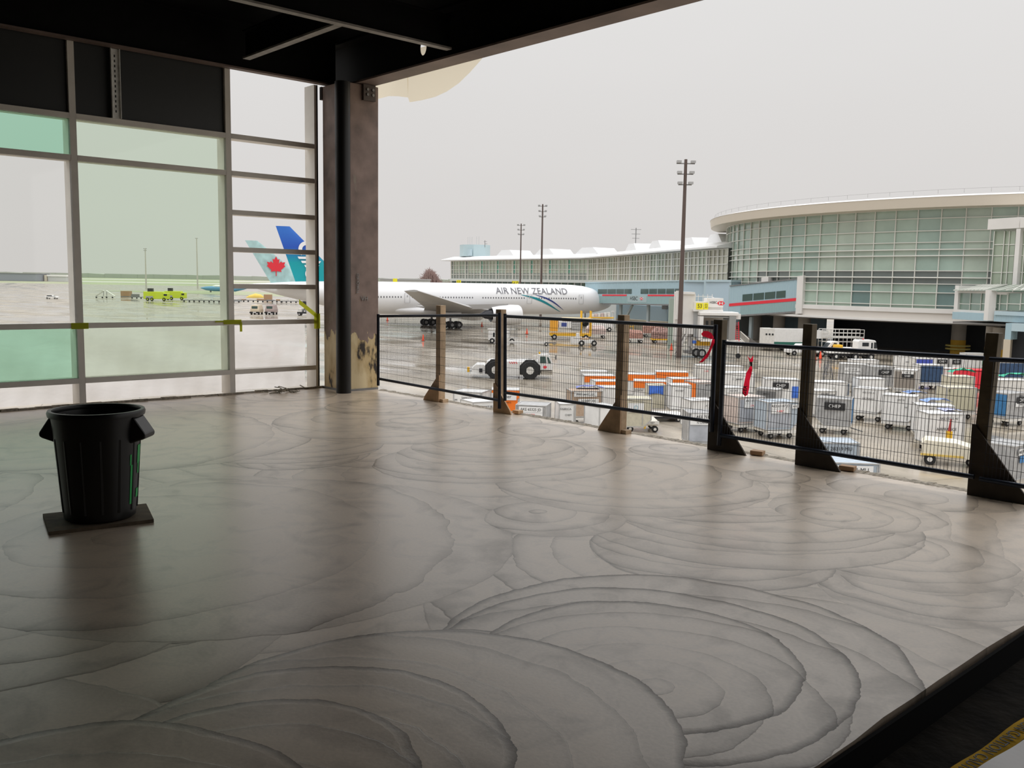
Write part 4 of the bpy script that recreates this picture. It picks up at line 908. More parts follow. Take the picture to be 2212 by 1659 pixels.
# ------------------------------------------------------------------ long concourse behind the airliner
cc = thing('concourse', 'long low glazed concourse with white gabled roof, behind the airliner nose', 'building', tuple(col_at(1265, 244)))
CG = [tglass('concourse_glass_a', (.46, .53, .43), .15), tglass('concourse_glass_b', (.40, .48, .40), .15), tglass('concourse_glass_c', (.50, .50, .41), .15)]
CGT = [tglass('concourse_teal', (.16, .42, .32), .15), tglass('concourse_grey', (.25, .29, .27), .15)]
CGL = tglass('concourse_low_glass', (.30, .33, .30), .15)
Pa, Pb, Pc = col_at(975, 296), col_at(1268, 244), col_at(1566, 160)
ZB, ZT = 2.5, 8.05
def run(A, B, nb, first):
    d = (B-A)/nb; dn = d.normalized(); n_ = Vector((dn.y, -dn.x, 0))
    if n_.dot(HH) > 0: n_ = -n_                          # towards the camera
    V = lambda p, z: (p.x, p.y, z)
    for i in range(nb):
        p = A+d*i; cuts = [(0, .17, 1), (.17, .58, 0), (.58, 1, 0)] if first else [(0, .12, 2), (.12, .56, 0), (.56, 1, 0)]
        for u0, u1, k in cuts:
            g = rr.choice(CG) if k == 0 else (CGT[0] if (k == 1 and i not in (0, 1)) or i % 4 == 2 else CGT[1])
            if not first and k == 0: g = rr.choice([CG[2], CG[2], CG[0]])
            a, b_ = p+d*u0, p+d*u1; z2 = ZB+1.9 if first else ZB+.01
            MB().add([V(a, z2), V(b_, z2), V(b_, ZT), V(a, ZT)], [(0, 1, 2, 3)]).build('glass_panel', g, cc, True, fix=False)
            if first: MB().add([V(a, ZB), V(b_, ZB), V(b_, z2), V(a, z2)], [(0, 1, 2, 3)]).build('glass_panel', CGL if k == 0 else CGT[1], cc, True, fix=False)
            mw = .34 if u0 == 0 else .20
            q = a+n_*.15; MB().bar(V(q, ZB), V(q, ZT), mw, .3).build('mullion', TF, cc, True)
            if k == 0: q = (a+b_)/2+n_*.12; MB().bar(V(q, ZB), V(q, ZT), .12, .2).build('mullion', TF, cc, True)
    for z in (ZB, ZB+1.35, ZB+2.9, ZB+4.3, ZT): MB().bar(V(A+n_*.1, z), V(B+n_*.1, z), .2, .16).build('transom', TF, cc, True)
    A2, B2 = (A-dn*3.3, B) if first else (A, B)
    ro = MB(); ro.add([V(A2+n_*2.2, ZT+.15), V(B2+n_*2.2, ZT+.15), V(B2-n_*14, ZT+.15), V(A2-n_*14, ZT+.15), V(A2+n_*2.2, ZT+.45), V(B2+n_*2.2, ZT+.45), V(B2-n_*3, ZT+1.6), V(A2-n_*3, ZT+1.6)], [(3, 2, 1, 0), (0, 1, 5, 4), (4, 5, 6, 7), (1, 2, 6, 5), (0, 4, 7, 3), (2, 3, 7, 6)])
    ro.build('roof', mat('roof_white', (.74, .74, .74), .5), cc, True)
    MB().bar(V(A+n_*.3, ZB-.35), V(B+n_*.3, ZB-.35), .7, .7).build('sill', mat('pale_sill', (.60, .63, .61), .6), cc, True)
    for i in range(nb*3): 
        q = A+(B-A)*((i+.5)/(nb*3)); MB().bar(V(q+n_*.05, ZB-1.9), V(q+n_*.05, ZB-.7), (B-A).length/(nb*3)*.72, .1, tuple(n_)).build('low_window', GLASSG, cc, True)
    MB().add([V(A-n_*.1, GZ), V(B-n_*.1, GZ), V(B-n_*.1, ZB-.7), V(A-n_*.1, ZB-.7), V(A-n_*14, GZ), V(B-n_*14, GZ), V(B-n_*14, ZB-.7), V(A-n_*14, ZB-.7)], [(0, 1, 2, 3), (7, 6, 5, 4), (3, 2, 6, 7), (0, 3, 7, 4), (1, 5, 6, 2)]).build('base_wall', mat('pale_base', (.50, .53, .52), .7), cc, True)
    MB().add([V(A-n_*13, ZB), V(B-n_*13, ZB), V(B-n_*13, ZT), V(A-n_*13, ZT)], [(0, 1, 2, 3)]).build('rear_wall', mat('pale_base'), cc, True)
    return n_, dn
n1, d1 = run(Pa, Pb, 8, True)
n2_, d2_ = run(Pb, Pc, 10, False)
RW = mat('roof_white')
for px, dep, wl_ in ((1080, 280, 7.5), (1163, 265, 7.5), (1252, 250, 8), (1352, 222, 7), (1402, 205, 7), (1470, 190, 7), (1525, 175, 6.5)):
    p = col_at(px, dep+6); dn = d1 if px < 1265 else d2_; nn = n1 if px < 1265 else n2_
    m = MB(); ln = 8.0 if px < 1265 else 5.2; z0 = ZT+1.0; h = 2.5
    b0 = Vector((p.x, p.y, z0))
    m.add([b0-dn*wl_*.45, b0+dn*wl_, b0+dn*wl_-nn*8, b0-dn*wl_*.45-nn*8, b0+dn*.3+Vector((0, 0, h)), b0+dn*wl_*.6+Vector((0, 0, h)), b0+dn*wl_*.6-nn*8+Vector((0, 0, h)), b0+dn*.3-nn*8+Vector((0, 0, h))], BOXF)
    m.build('roof_gable', RW, cc, True)
# penthouse drum on the roof
p = col_at(1024.5, 297); ph_ = thing('rooftop_drum', 'pale blue round plant room on the far left end of the concourse roof', 'plant room', (p.x, p.y, ZT+1.65))
MB().tube((0, 0, 0), (0, 0, 3.7), 4.9, 8).build('drum', mat('pale_blue_drum', (.46, .58, .61), .5), ph_)
MB().span((2.2, -4.9, .1), (3.4, -4.0, 2.2)).build('door', mat('pale_blue_panel'), ph_)
for a in (-3.6, -2.6, -1.5, .8, 1.9): MB().tube((a, 0, 3.7), (a, 0, 6.4), .06, 5).build('antenna', mat('pale_antenna', (.5, .5, .5)), ph_)
m = MB(); m.tube((4.9, 0, 2.9), (4.9, 0, 5.1), .09, 6); m.bar((4.3, 0, 4.7), (5.8, 0, 4.7), .1); m.bar((4.9, 0, 4.0), (6, 0, 4.0), .1); m.build('aerial', STEEL, ph_)
# gate number boards beyond the fuselage
for px, py, s_, lab in ((991, 609, '55', 'small yellow gate board showing above the middle of the fuselage'), (1113, 611, '54 O', 'yellow gate board 54 above the airliner lettering'), (853.5, 605.5, '', 'small blank yellow board far left above the fuselage, near the column')):
    p = far(px, py, 255); t = thing('gate_board', lab, 'sign', (p.x, p.y, GZ), YAW, 'yellow gate boards beyond the airliner')
    wd = 1.9 if len(s_) > 2 else 1.2
    MB().span((-wd*.5, -.1, p.z-GZ-.85), (wd*.5, .1, p.z-GZ+.5)).build('board', YELSIGN, t)
    MB().tube((0, .2, 0), (0, .2, p.z-GZ), .15, 6).build('pole', STEEL, t)
    if s_: text(s_, 1.2, INK, t, (0, -.12, p.z-GZ-.18), (PI/2, 0, 0), .8)
p = col_at(872, 330); t = thing('far_shed', 'long low pale shed beyond the fuselage, left of the bare trees', 'building', (p.x, p.y, GZ), YAW)
MB().box((0, 6, 4.6), (17, 12, 9.2)).build('wall', mat('pale_shed', (.52, .53, .51), .8), t); MB().box((0, 6, 9.4), (17.6, 12.6, .4)).build('roof', mat('shed_roof', (.42, .42, .42), .7), t)

# ------------------------------------------------------------------ apron light masts
def mast(label, px, py_top, dep, r, heads=3, m=None, name='light_mast', ztop=None):
    p = col_at(px, dep); z = ztop or far(px, py_top, dep).z; t = thing(name, label, 'light mast', (p.x, p.y, GZ), YAW, 'apron light masts')
    h = z-GZ; MB().tube((0, 0, 0), (0, 0, h), r*1.25, 10, r*.7).build('pole', m or mat('brown_mast', (.10, .07, .06), .6), t, smooth=True)
    for k in range(heads):
        zz = h-.5-k*1.25; MB().bar((-1.1+.15*k, 0, zz), (1.1-.15*k, 0, zz), .12).build('cross_arm', STEEL, t)
        for s_ in (-1, 1): MB().box((s_*(.85-.1*k), -.25, zz+.18), (.55, .5, .28)).build('floodlight', mat('lamp_grey', (.40, .40, .40), .5), t)
    return t
mast('tallest brown light mast, right of the airliner nose, in front of the pale blue bridges', 1466, 344, 112, .26)
mast('light mast second from the right, rising behind the airliner lettering', 1167.5, 441, 222, .26, 3)
mast('thin light mast just left of the one above the airliner lettering', 1122.5, 483, 252, .22, 3)
mast('pale light mast seen through the green pane, over the lime vehicles', 316, 536, 640, .45, 2, mat('pale_mast', (.55, .52, .47), .6))
mast('pale taller mast seen through the green pane, near the frame', 427, 514, 760, .5, 1, mat('pale_mast'))
p = col_at(1368, 232); t = thing('aerial', 'small roof aerial on the concourse between the two light masts and the round terminal', 'aerial', (p.x, p.y, ZT+1.4), YAW)
m = MB(); m.tube((0, 0, 0), (0, 0, 6.3), .12, 6); [m.bar((-1.3+.2*k, 0, 5.9-k*1.1), (1.3-.2*k, 0, 5.9-k*1.1), .1) for k in range(3)]; m.build('aerial_mast', STEEL, t)

# ------------------------------------------------------------------ passenger bridges
TEALC = mat('teal_grey_cladding', (.28, .41, .42), .55, stripes=1.6)
def frame4(A, B):
    d = (B-A).normalized(); n_ = Vector((d.y, -d.x, 0)).normalized()
    if n_.dot(HH) > 0: n_ = -n_
    return d, n_
def hexlogo(parent, o, u, s, n_):
    # white lozenge-ended tile with two red triangles pairs
    v = Vector((0, 0, 1)); o = Vector(o); u = Vector(u)
    MB().prism([(-s, -s*.5), (s, -s*.5), (s, s*.5), (-s, s*.5)], o, u, v, Vector(n_)*.03).build('logo_tile', LOGO, parent, True)
    for tri in ([(-s*.5, s*.5), (s*.5, s*.5), (0, 0)], [(-s*.5, -s*.5), (0, 0), (s*.5, -s*.5)], [(s*.5, .5*s), (s, 0), (s*.5, -.5*s)], [(-s*.5, .5*s), (-s*.5, -.5*s), (-s, 0)]):
        MB().prism(tri, o+Vector(n_)*.035, u, v, Vector(n_)*.02).build('logo_mark', RED, parent, True)
def tunnel(name, label, A, B, zA, zB, h, wdt, group):
    # sloping box from A to B with floor heights zA, zB
    t = thing(name, label, 'jet bridge', (A.x, A.y, GZ), 0, group); d, n_ = frame4(A, B); Lh = (B-A).length
    def P(u, v, w_=0): p = A+(B-A)*u; return Vector((p.x, p.y, zA+(zB-zA)*u+v))+n_*w_
    def slab(u0, u1, v0, v1, w0, w1, nm, m): return MB().add([P(u0, v0, w0), P(u1, v0, w0), P(u1, v0, w1), P(u0, v0, w1), P(u0, v1, w0), P(u1, v1, w0), P(u1, v1, w1), P(u0, v1, w1)], BOXF).build(nm, m, t, True)
    return t, P, slab, d, n_
A, B = col_at(1262, 197), col_at(1475, 168)
t, P, slab, d, n_ = tunnel('jet_bridge', 'long pale blue passenger bridge with red stripe beside the airliner nose', A, B, -2.35, -1.75, 4.0, 3, 'passenger bridges')
slab(0, 1, 1.35, 4.1, -3, 0, 'cladding', BLUEP); slab(0, 1, -.15, 1.35, -3, .02, 'lower_cladding', TEALC); slab(0, 1, 4.1, 4.3, -3.1, .15, 'roof_edge', BLUEF); slab(.2, 1, -.4, -.15, -3, .06, 'floor_beam', STEEL)
slab(.47, .66, .15, 1.5, 0, .04, 'name_board', mat('board_blue_grey', (.36, .46, .48), .5))
for u0, u1 in ((.20, .46), (.67, .95)): slab(u0, u1, 1.35, 1.65, 0, .06, 'red_stripe', RED)
for u0, u1 in ((.15, .25), (.257, .345), (.352, .43), (.437, .51), (.60, .675), (.682, .755), (.762, .835), (.842, .91), (.917, .98)): slab(u0, u1, 1.8, 2.75, -.02, .05, 'window', GLASSG)
q = P(.535, .85, .06); text('HSBC', 1.05, INK, t, tuple(q-t.location), (PI/2, 0, math.atan2(d.y, d.x)), 1.0)
hexlogo(t, P(.612, .85, .05), d, .5, n_)
for u in (.34, .62): q = P(u, 0, -1.5); MB().bar((q.x, q.y, GZ), (q.x, q.y, -2.4), .5).build('support_leg', mat('leg_grey_blue', (.36, .42, .43), .6), t, True)
MB().bar(tuple(P(.36, -4.6, -1.5)), tuple(P(.46, -.4, -1.5)), .4).build('support_brace', mat('leg_grey_blue'), t, True)
# green-grey bridge pier beside the mast
p = col_at(1448, 128); MB_ = MB().box((0, 0, 3.55), (.75, .75, 7.1), YAW).build('bridge_pier', mat('sage_pier', (.30, .36, .31), .7), None); MB_.location = (p.x, p.y, GZ); tag(MB_, 'tall sage green pier just left of the tallest mast', 'pier')
# rotunda block, two pale blue faces
rb = thing('bridge_rotunda', 'tall pale blue windowless block linking the two passenger bridges', 'bridge block', tuple(col_at(1520, 156)), 0)
BP2 = mat('flat_pale_blue', (.43, .55, .63), .55)
quadbox(rb, 'wall', BP2, 1474, 1517, 160, 158, 690, 608, 2.5); quadbox(rb, 'wall', BP2, 1520, 1572, 157, 152, 700, 607, 2.5)
quadbox(rb, 'corner_trim', BLUEF, 1516, 1521, 157.4, 157, 690, 605.5, 1); quadbox(rb, 'corner_trim', BLUEF, 1570, 1574.5, 152, 151.8, 700, 605, 1)
quadbox(rb, 'roof_trim', BLUEF, 1472, 1517, 159.8, 157.5, 608.5, 604.5, 2.7); quadbox(rb, 'roof_trim', BLUEF, 1517, 1574, 156.8, 151.6, 608.5, 604, 2.7)
quadbox(rb, 'support', BLUEF, 1530, 1560, 157, 155, 760, 699, 2)
# bridge that runs into the round terminal
A, B = col_at(1572, 147), col_at(1721.5, 136)
t, P, slab, d, n_ = tunnel('jet_bridge', 'pale blue passenger bridge with red stripe entering the round terminal', A, B, -3.0, -1.75, 4.6, 3, 'passenger bridges')
slab(0, 1, 1.4, 4.55, -3, 0, 'cladding', BLUEP); slab(.17, 1, -.15, 1.4, -3, .02, 'lower_cladding', TEALC); slab(0, .17, -.1, 1.4, -3, .01, 'lower_cladding', BLUEP); slab(0, 1, 4.55, 4.7, -3.1, .15, 'roof_edge', STEEL); slab(.17, 1, -.4, -.15, -3, .06, 'floor_beam', STEEL)
slab(0, 1, 1.35, 1.8, 0, .06, 'red_stripe', RED)
for u0, u1 in ((.20, .345), (.36, .51), (.525, .67), (.685, .81)): slab(u0, u1, 2.0, 3.05, -.02, .05, 'window', GLASSG)
slab(.98, 1.06, -.6, 5.0, -3.4, .4, 'end_collar', TW)
slab(.40, .50, 4.7, 5.5, -2, -1, 'roof_unit', TW)
p = P(.25, 0, -1.5); MB().bar((p.x, p.y, GZ), (p.x, p.y, -3.2), .5).build('support_leg', mat('leg_grey_blue'), t, True)
# low blue wall and beige kerb wall behind the airliner nose
lw = thing('service_building', 'low pale blue service building with beige plinth under the bridge, right of the airliner nose', 'building', tuple(col_at(1400, 185)))
quadbox(lw, 'wall', BP2, 1330, 1440, 196, 182, 690, 657, 2); quadbox(lw, 'plinth', mat('beige_block'), 1330, 1440, 193, 179, 708, 688, 2); quadbox(lw, 'vent', STEEL, 1428, 1437, 182, 181, 668, 654, .6)
# bridge head 53
gh = thing('boarding_bridge', 'white boarding bridge end with open grey cab, yellow 53 signs and side stairs', 'jet bridge', tuple(at(1520, 774)), YAW)
bx0 = gh.location.copy(); Dg = bx0.dot(HH)
def gl(px, py, off=0): # point in the head's own axes: x right, y away, z up
    p = far(px, py, Dg+off); q = p-bx0; return (q.dot(RH), q.dot(HH), q.z)
def gbox(name, m, px0, py0, px1, py1, o0, o1, b_=0.):
    x0, _, z1 = gl(px0, py0, o0); x1, _, z0 = gl(px1, py1, o0)
    return MB().span((x0, o0, z0), (x1, o1, z1)).build(name, m, gh, bevel=b_)
GW = mat('bridge_white', (.76, .74, .71), .5, var=.05, vs=1)
gbox('lift_column', GW, 1459, 630, 1470, 735, 2.2, 2.9); gbox('tunnel_end', GW, 1470, 634, 1500, 718, 2.0, 5.2); gbox('tunnel_rim', GW, 1468, 630.5, 1501.5, 636, 1.8, 5.4)
gbox('bumper_post', GW, 1462, 628, 1467, 690, 1.6, 2.1)
gbox('cab_side', mat('cab_grey', (.40, .41, .41), .5), 1500, 672, 1514, 728, 1.6, 4.6); gbox('cab_roof', GW, 1498, 668.5, 1562, 673.5, 1.2, 5.0); gbox('cab_top', GW, 1499, 652, 1561, 669, 1.9, 4.6)
# cab mouth: frame, curtain hood, dark inside
gbox('hood_frame', GW, 1512, 673.5, 1596, 683, .2, 3.6, .1); gbox('hood_frame', GW, 1512, 683, 1518, 735, .2, 3.6); gbox('hood_frame', mat('hood_grey', (.28, .28, .27), .7), 1576, 683, 1588, 736, .2, 3.6); gbox('hood_flap', mat('hood_grey'), 1518, 683, 1576, 687, .4, 3.2); gbox('hood_corner', GW, 1584, 678, 1600, 690, .6, 1.6)
gbox('cab_floor', GW, 1514, 733, 1590, 739, .2, 4.8); gbox('cab_back', mat('cab_inside', (.50, .44, .38), .8), 1516, 684, 1584, 734, 4.2, 4.4)
for x in (1525, 1536): gbox('cab_window', GLASSD, x, 693, x+5, 702, 4.1, 4.19)
gbox('cab_door', mat('cab_door_tan', (.42, .35, .28), .7), 1555, 690, 1572, 732, 4.0, 4.18)
for px0, px1, s_, o0 in ((1504.5, 1519, '53', 1.1), (1521.5, 1529.5, '53', 1.5)):
    gbox('number_board', YELSIGN, px0, 654.5, px1, 668.5, o0, o0+.2); c = gl((px0+px1)/2, 661.5, o0); text(s_, .72, INK, gh, (c[0], o0-.02, c[2]), (PI/2, 0, 0), .8 if px0 < 1510 else .45, 'number')
gbox('side_ad', GW, 1530, 644, 1562, 664, 1.7, 4.4); c = gl(1541, 653.5, 1.7); text('HSBC', .42, INK, gh, (c[0], 1.67, c[2]), (PI/2, 0, 0), .9)
x, y, z = gl(1556.5, 655, 1.95)
for tri in ([(-.25, .25), (.25, .25), (0, 0)], [(-.25, -.25), (0, 0), (.25, -.25)], [(.25, .25), (.5, 0), (.25, -.25)], [(-.25, .25), (-.25, -.25), (-.5, 0)]): MB().prism(tri, (x, 1.66, z), (1, 0, 0), (0, 0, 1), (0, .02, 0)).build('logo_mark', RED, gh)
# roof rail, hydraulic bits, red ladder, stairs, wheels
for px in (1508, 1518, 1528, 1538, 1547):
    a = gl(px, 652, 2.2); MB().tube(a, (a[0], a[1], a[2]+.95-(.5 if px > 1540 else 0)), .035, 6).build('rail_post', GW, gh)
MB().path([gl(1502, 640, 2.2), gl(1537, 640.5, 2.2), gl(1556, 651, 2.2)], .035).build('hand_rail', GW, gh)
for px in (1588.5, 1595.5): MB().tube(gl(px, 695, .4), gl(px+1, 737, .4), .05, 6).build('ladder_side', RED, gh)
for k in range(9): MB().tube(gl(1588.5, 698+k*4.4, .4), gl(1595.5, 698+k*4.4, .4), .03, 6).build('ladder_rung', RED, gh)
a, b_ = Vector(gl(1484, 722, 1.4)), Vector(gl(1462, 766, .8))
for dy in (0, 1.0): MB().bar(a+Vector((0, dy, 0)), b_+Vector((0, dy, 0)), .07, .3).build('stair_stringer', GW, gh)
for k in range(13): c = a.lerp(b_, (k+.5)/13); MB().span((c.x-.16, c.y, c.z-.02), (c.x+.16, c.y+1, c.z+.02)).build('stair_tread', STEEL, gh)
for dz in (.95,): MB().path([a+Vector((0, 0, dz)), b_+Vector((0, 0, dz))], .035).build('stair_rail', GW, gh)
for k in range(4): c = a.lerp(b_, k/3); MB().tube(c, c+Vector((0, 0, .95)), .03, 6).build('stair_post', GW, gh)
gbox('machine_box', GW, 1476, 706, 1498, 722, 1.5, 3.0); gbox('motor', mat('motor_yellow', (.70, .38, .02), .5), 1505, 737, 1534, 747, 1.2, 2.6); gbox('junction_box', BLUE, 1497, 736, 1504, 742, 1.0, 1.6)
gbox('bogie_beam', GW, 1494, 748, 1560, 753, 1.4, 2.2); gbox('bogie_beam', GW, 1560, 735, 1604, 749, 1.4, 2.6)
gbox('column_leg', GW, 1487, 722, 1493, 748, 2.2, 2.9)
for px, py, r in ((1516, 764, .55), (1504, 764, .55)):
    c = gl(px, py, .9 if px > 1510 else 1.7); MB().wheel((c[0], c[1], r), r, .35, (0, 1, 0), 22).build('wheel', BLACK, gh, bevel=.05); MB().wheel((c[0], c[1], r), .32, .4, (0, 1, 0), 16).build('wheel_hub', GREYP, gh)
c = gl(1595, 755, 1.0); MB().wheel((c[0], c[1], .3), .3, .25).build('wheel', BLACK, gh); MB().tube((c[0], c[1], .3), (c[0], c[1]+.4, 1.6), .08, 6).build('caster_leg', GW, gh)
c = gl(1500, 750, 1.8); MB().tube((c[0]-.4, 2.5, .3), (c[0]-.4, 2.5, 2.3), .25, 10).build('lift_column', GW, gh); MB().span((c[0]-1.2, 1.6, .45), (c[0]+1.2, 3.2, .8)).build('axle_beam', STEEL, gh)
# sloping service ramp with railing right of the head
t = thing('ramp_railing', 'pale railing sloping down beside a dark ramp, left of the white box truck', 'railing', tuple(at(1640, 748)))
a, b_ = far(1600, 716, 132), far(1618, 733, 124)
m = MB(); m.path([a, b_], .06); m.path([a-Vector((0, 0, 1)), b_-Vector((0, 0, 1))], .06); m.build('rail', mat('pale_rail', (.55, .52, .46), .6), t, True)
m = MB()
for k in range(14): q = a.lerp(b_, k/13); m.bar(q, q-Vector((0, 0, 1.0)), .03)
m.build('baluster', mat('pale_rail'), t, True)
m = MB(); a2, b2 = at(1598, 741), at(1650, 752); m.add([a2, b2, b2+HH*9, a2+HH*9, a2+Vector((0, 0, 1.9)), b2+Vector((0, 0, .1)), b2+HH*9+Vector((0, 0, .1)), a2+HH*9+Vector((0, 0, 1.9))], BOXF)
m.build('ramp', mat('dark_ramp', (.12, .11, .10), .8), t, True)

# ------------------------------------------------------------------ ground vehicles and equipment
def veh(name, label, cat, px, py, rot=0., group=None):
    p = at(px, py, GZ); return thing(name, label, cat, (p.x, p.y, GZ), YAW+math.radians(rot), group)
def B(t, name, m, x0, x1, y0, y1, z0, z1, bev=0.): return MB().span((x0, y0, z0), (x1, y1, z1)).build(name, m, t, bevel=bev)
def W(t, x, y, r, wd=.28, hub=WHITE2):
    o = MB().wheel((x, y, r), r, wd, (0, 1, 0), 22).build('wheel', BLACK, t, bevel=.03); MB().wheel((x, y, r), r*.44, wd+.03, (0, 1, 0), 16).build('wheel_hub', hub, o)
def side(t, name, m, poly_, y0, y1, bev=0.): return MB().prism(poly_, (0, y0, 0), (1, 0, 0), (0, 0, 1), (0, y1-y0, 0)).build(name, m, t, bevel=bev)

# aircraft tow tractor
t = veh('tow_tractor', 'big white aircraft tow tractor with maple leaf on its cab door', 'tow tractor', 1107, 818)
side(t, 'body', WHITE, [(-2.45, .35), (2.55, .35), (2.55, 1.62), (-2.2, 1.62), (-2.45, 1.45)], 0, 2.7, .04)
side(t, 'rear_deck', WHITE, [(-3.8, .35), (-2.45, .35), (-2.45, 1.05), (-2.7, 1.25), (-3.4, 1.25), (-3.8, .9)], .1, 2.6)
side(t, 'cab', WHITE, [(2.3, .85), (3.75, .85), (3.72, 1.5), (3.45, 2.2), (3.3, 2.3), (2.35, 2.3)], -.02, 1.5, .03)
side(t, 'bumper', mat('tractor_bumper', (.40, .36, .30), .7), [(2.65, .42), (3.7, .42), (3.72, .78), (2.65, .78)], 0, 2.6)
side(t, 'cab_window', GLASSG, [(2.55, 1.5), (3.12, 1.5), (3.05, 2.12), (2.55, 2.12)], -.06, 0); side(t, 'cab_window', GLASSG, [(3.3, 1.5), (3.55, 1.5), (3.35, 2.0), (3.18, 2.12)], -.06, 0)
for xw in (-1.6, 1.62):
    oc = [(xw+1.05*math.cos(a), .82+1.05*math.sin(a)) for a in [PI/8+k*PI/4 for k in range(8)]]
    oc = [(x, max(.36, z)) for x, z in oc]
    side(t, 'wheel_arch', mat('arch_black', (.03, .028, .028), .8), oc, -.03, .02); W(t, xw, -.1, .82, .6); W(t, xw, 2.7, .82, .6)
    side(t, 'marker_lamp', RED, [(xw-.25, 1.68), (xw+.1, 1.68), (xw+.1, 1.76), (xw-.25, 1.76)], -.02, .1)
for k in range(4): side(t, 'red_dash', RED, [(-.35+.2*k, 1.58), (-.27+.2*k, 1.58), (-.17+.2*k, 1.40), (-.25+.2*k, 1.40)], -.02, .02)
maple(t, (3.0, -.04, 1.12), .20, -1, 1)
B(t, 'tow_winch', DARK, -3.1, -2.8, -.05, .4, .55, .9); B(t, 'deck_step', WHITE, -3.9, -2.4, -.05, 2.6, .30, .42); B(t, 'warning_board', YEL, -4.25, -4.05, .5, 1.0, .5, .95); MB().tube((-3.8, .7, .6), (-4.1, .7, .6), .05, 6).build('board_arm', STEEL, t)
MB().tube((2.5, .5, 2.3), (2.5, .5, 2.5), .08, 8).build('beacon', YEL, t); B(t, 'mirror', DARK, 3.95, 4.05, -.15, 0, 1.85, 2.25); MB().tube((3.5, 0, 2.1), (4.0, -.08, 2.05), .02, 6).build('mirror_arm', DARK, t); B(t, 'exhaust_box', WHITE2, 1.9, 2.25, .4, .8, 1.62, 2.15)

# cones
def cone_mesh(t):
    MB().lathe([(.0, 1.0), (.05, 1.0), (.20, .06)], 14).build('body', CONE, t); MB().lathe([(.105, .62), (.075, .80)], 14).build('reflective_band', WHITE, t); B(t, 'base', BLACK, -.25, .25, -.25, .25, 0, .06)
c0 = None
for px, py, lab in ((914, 737, 'orange cone alone on the wet apron left of the light tan post'), (837, 693, 'orange cone under the fuselage close to the steel column'), (1041, 706, 'orange cone under the wing, right of the black wheels'), (1138, 722, 'orange cone beside the grey equipment below the lettering'), (1760, 778, 'orange cone left of the pair by the white pickup'), (1772, 776, 'orange cone right of the pair by the white pickup'), (1646, 736, 'thin orange cone in front of the ramp railing'), (1450, 757, 'stout orange cone beside the foot of the bridge head stairs')):
    p = at(px, py, GZ)
    if c0 is None: c0 = thing('traffic_cone', lab, 'traffic cone', tuple(p), 0, 'orange cones on the apron'); cone_mesh(c0)
    else: dup(c0, tuple(p), 0, lab)
# white box truck with green skirt
t = veh('box_truck', 'white box truck with green skirt parked under the round terminal', 'truck', 1696, 758, 0)
B(t, 'box', WHITE, -1.6, 3.4, 0, 2.5, 1.25, 3.05); B(t, 'skirt', mat('truck_green', (.02, .14, .10), .5), -1.6, 3.4, -.02, 2.5, .55, 1.25)
MB().prism([(-3.0, .4), (-1.6, 0), (-1.6, 2.5), (-3.0, 2.5)], (0, 0, .45), (1, 0, 0), (0, 1, 0), (0, 0, 2.65)).build('front_end', WHITE2, t)
for k in range(3): MB().prism([(0, 0), (.22, -.06), (.22, -.0), (0, .06)], (-2.75+.4*k, .29-.115*k, 2.15), (1, 0, 0), (0, 1, 0), (0, 0, .25)).build('small_window', GLASSD, t)
W(t, .15, .1, .45); W(t, 2.7, .1, .45); W(t, .15, 2.4, .45)
# small white car in front of it
def car(name, label, px, py, rot, L_, H_, m, cat='car', group=None):
    t = veh(name, label, cat, px, py, rot, group); h = L_/2
    side(t, 'body', m, [(-h, .35), (h, .35), (h, .80), (h*.72, .98), (-h*.95, 1.0), (-h, .8)], 0, 1.75, .06)
    side(t, 'cabin', m, [(-h*.85, .95), (h*.42, .95), (h*.12, H_), (-h*.7, H_)], .1, 1.65, .05)
    side(t, 'side_window', GLASSD, [(-h*.74, 1.02), (h*.30, 1.02), (h*.06, H_-.1), (-h*.62, H_-.1)], .07, .1)
    MB().add([(h*.42, .2, .99), (h*.42, 1.55, .99), (h*.14, 1.5, H_-.06), (h*.14, .25, H_-.06)], [(0, 1, 2, 3)]).build('windscreen', GLASSD, t, fix=False)
    for x in (-h*.62, h*.62): W(t, x, .05, .33, .22, GREYP); W(t, x, 1.7, .33, .22, GREYP)
    return t
car('car', 'small white utility car half hidden by a fence post, before the box truck', 1719, 766, 190, 3.6, 1.5, WHITE)
car('car', 'tiny white car alone on the far wet apron, left glass bay', 110, 646, 0, 4.6, 1.5, WHITE)
# pickup and flatbed
t = veh('pickup_truck', 'white pickup truck facing left in front of the dark bay', 'truck', 1800, 772, 0)
side(t, 'body', WHITE, [(-2.3, .55), (2.9, .55), (2.9, 1.25), (.55, 1.25), (-.9, 1.22), (-2.2, 1.12), (-2.35, .9)], 0, 2.0, .06); side(t, 'cab', WHITE, [(-.85, 1.2), (.75, 1.2), (.7, 1.95), (.5, 2.05), (-.2, 2.02)], .08, 1.9, .05)
side(t, 'side_window', GLASSD, [(-.35, 1.28), (.42, 1.28), (.38, 1.85), (.05, 1.88)], .05, .08); MB().add([(-.88, .15, 1.22), (-.88, 1.85, 1.22), (-.22, 1.75, 1.98), (-.22, .2, 1.98)], [(0, 1, 2, 3)]).build('windscreen', GLASSD, t, fix=False)
B(t, 'grille', DARK, -2.42, -2.3, .2, 1.8, .7, 1.0); B(t, 'bumper', ALU, -2.5, -2.3, .05, 1.95, .45, .68)
for x in (-1.5, 2.0): W(t, x, .05, .42); W(t, x, 1.95, .42)
t = veh('work_platform', 'white tubular work platform and steps behind the pickup in the dark bay', 'platform', 1815, 762, 0)
for k in range(6):
    x = -2.6+k*1.15; MB().tube((x, 0, 0), (x, 0, 3.2), .05, 6).build('upright', WHITE2, t); MB().tube((x, 1.5, 0), (x, 1.5, 3.2), .05, 6).build('upright', WHITE2, t)
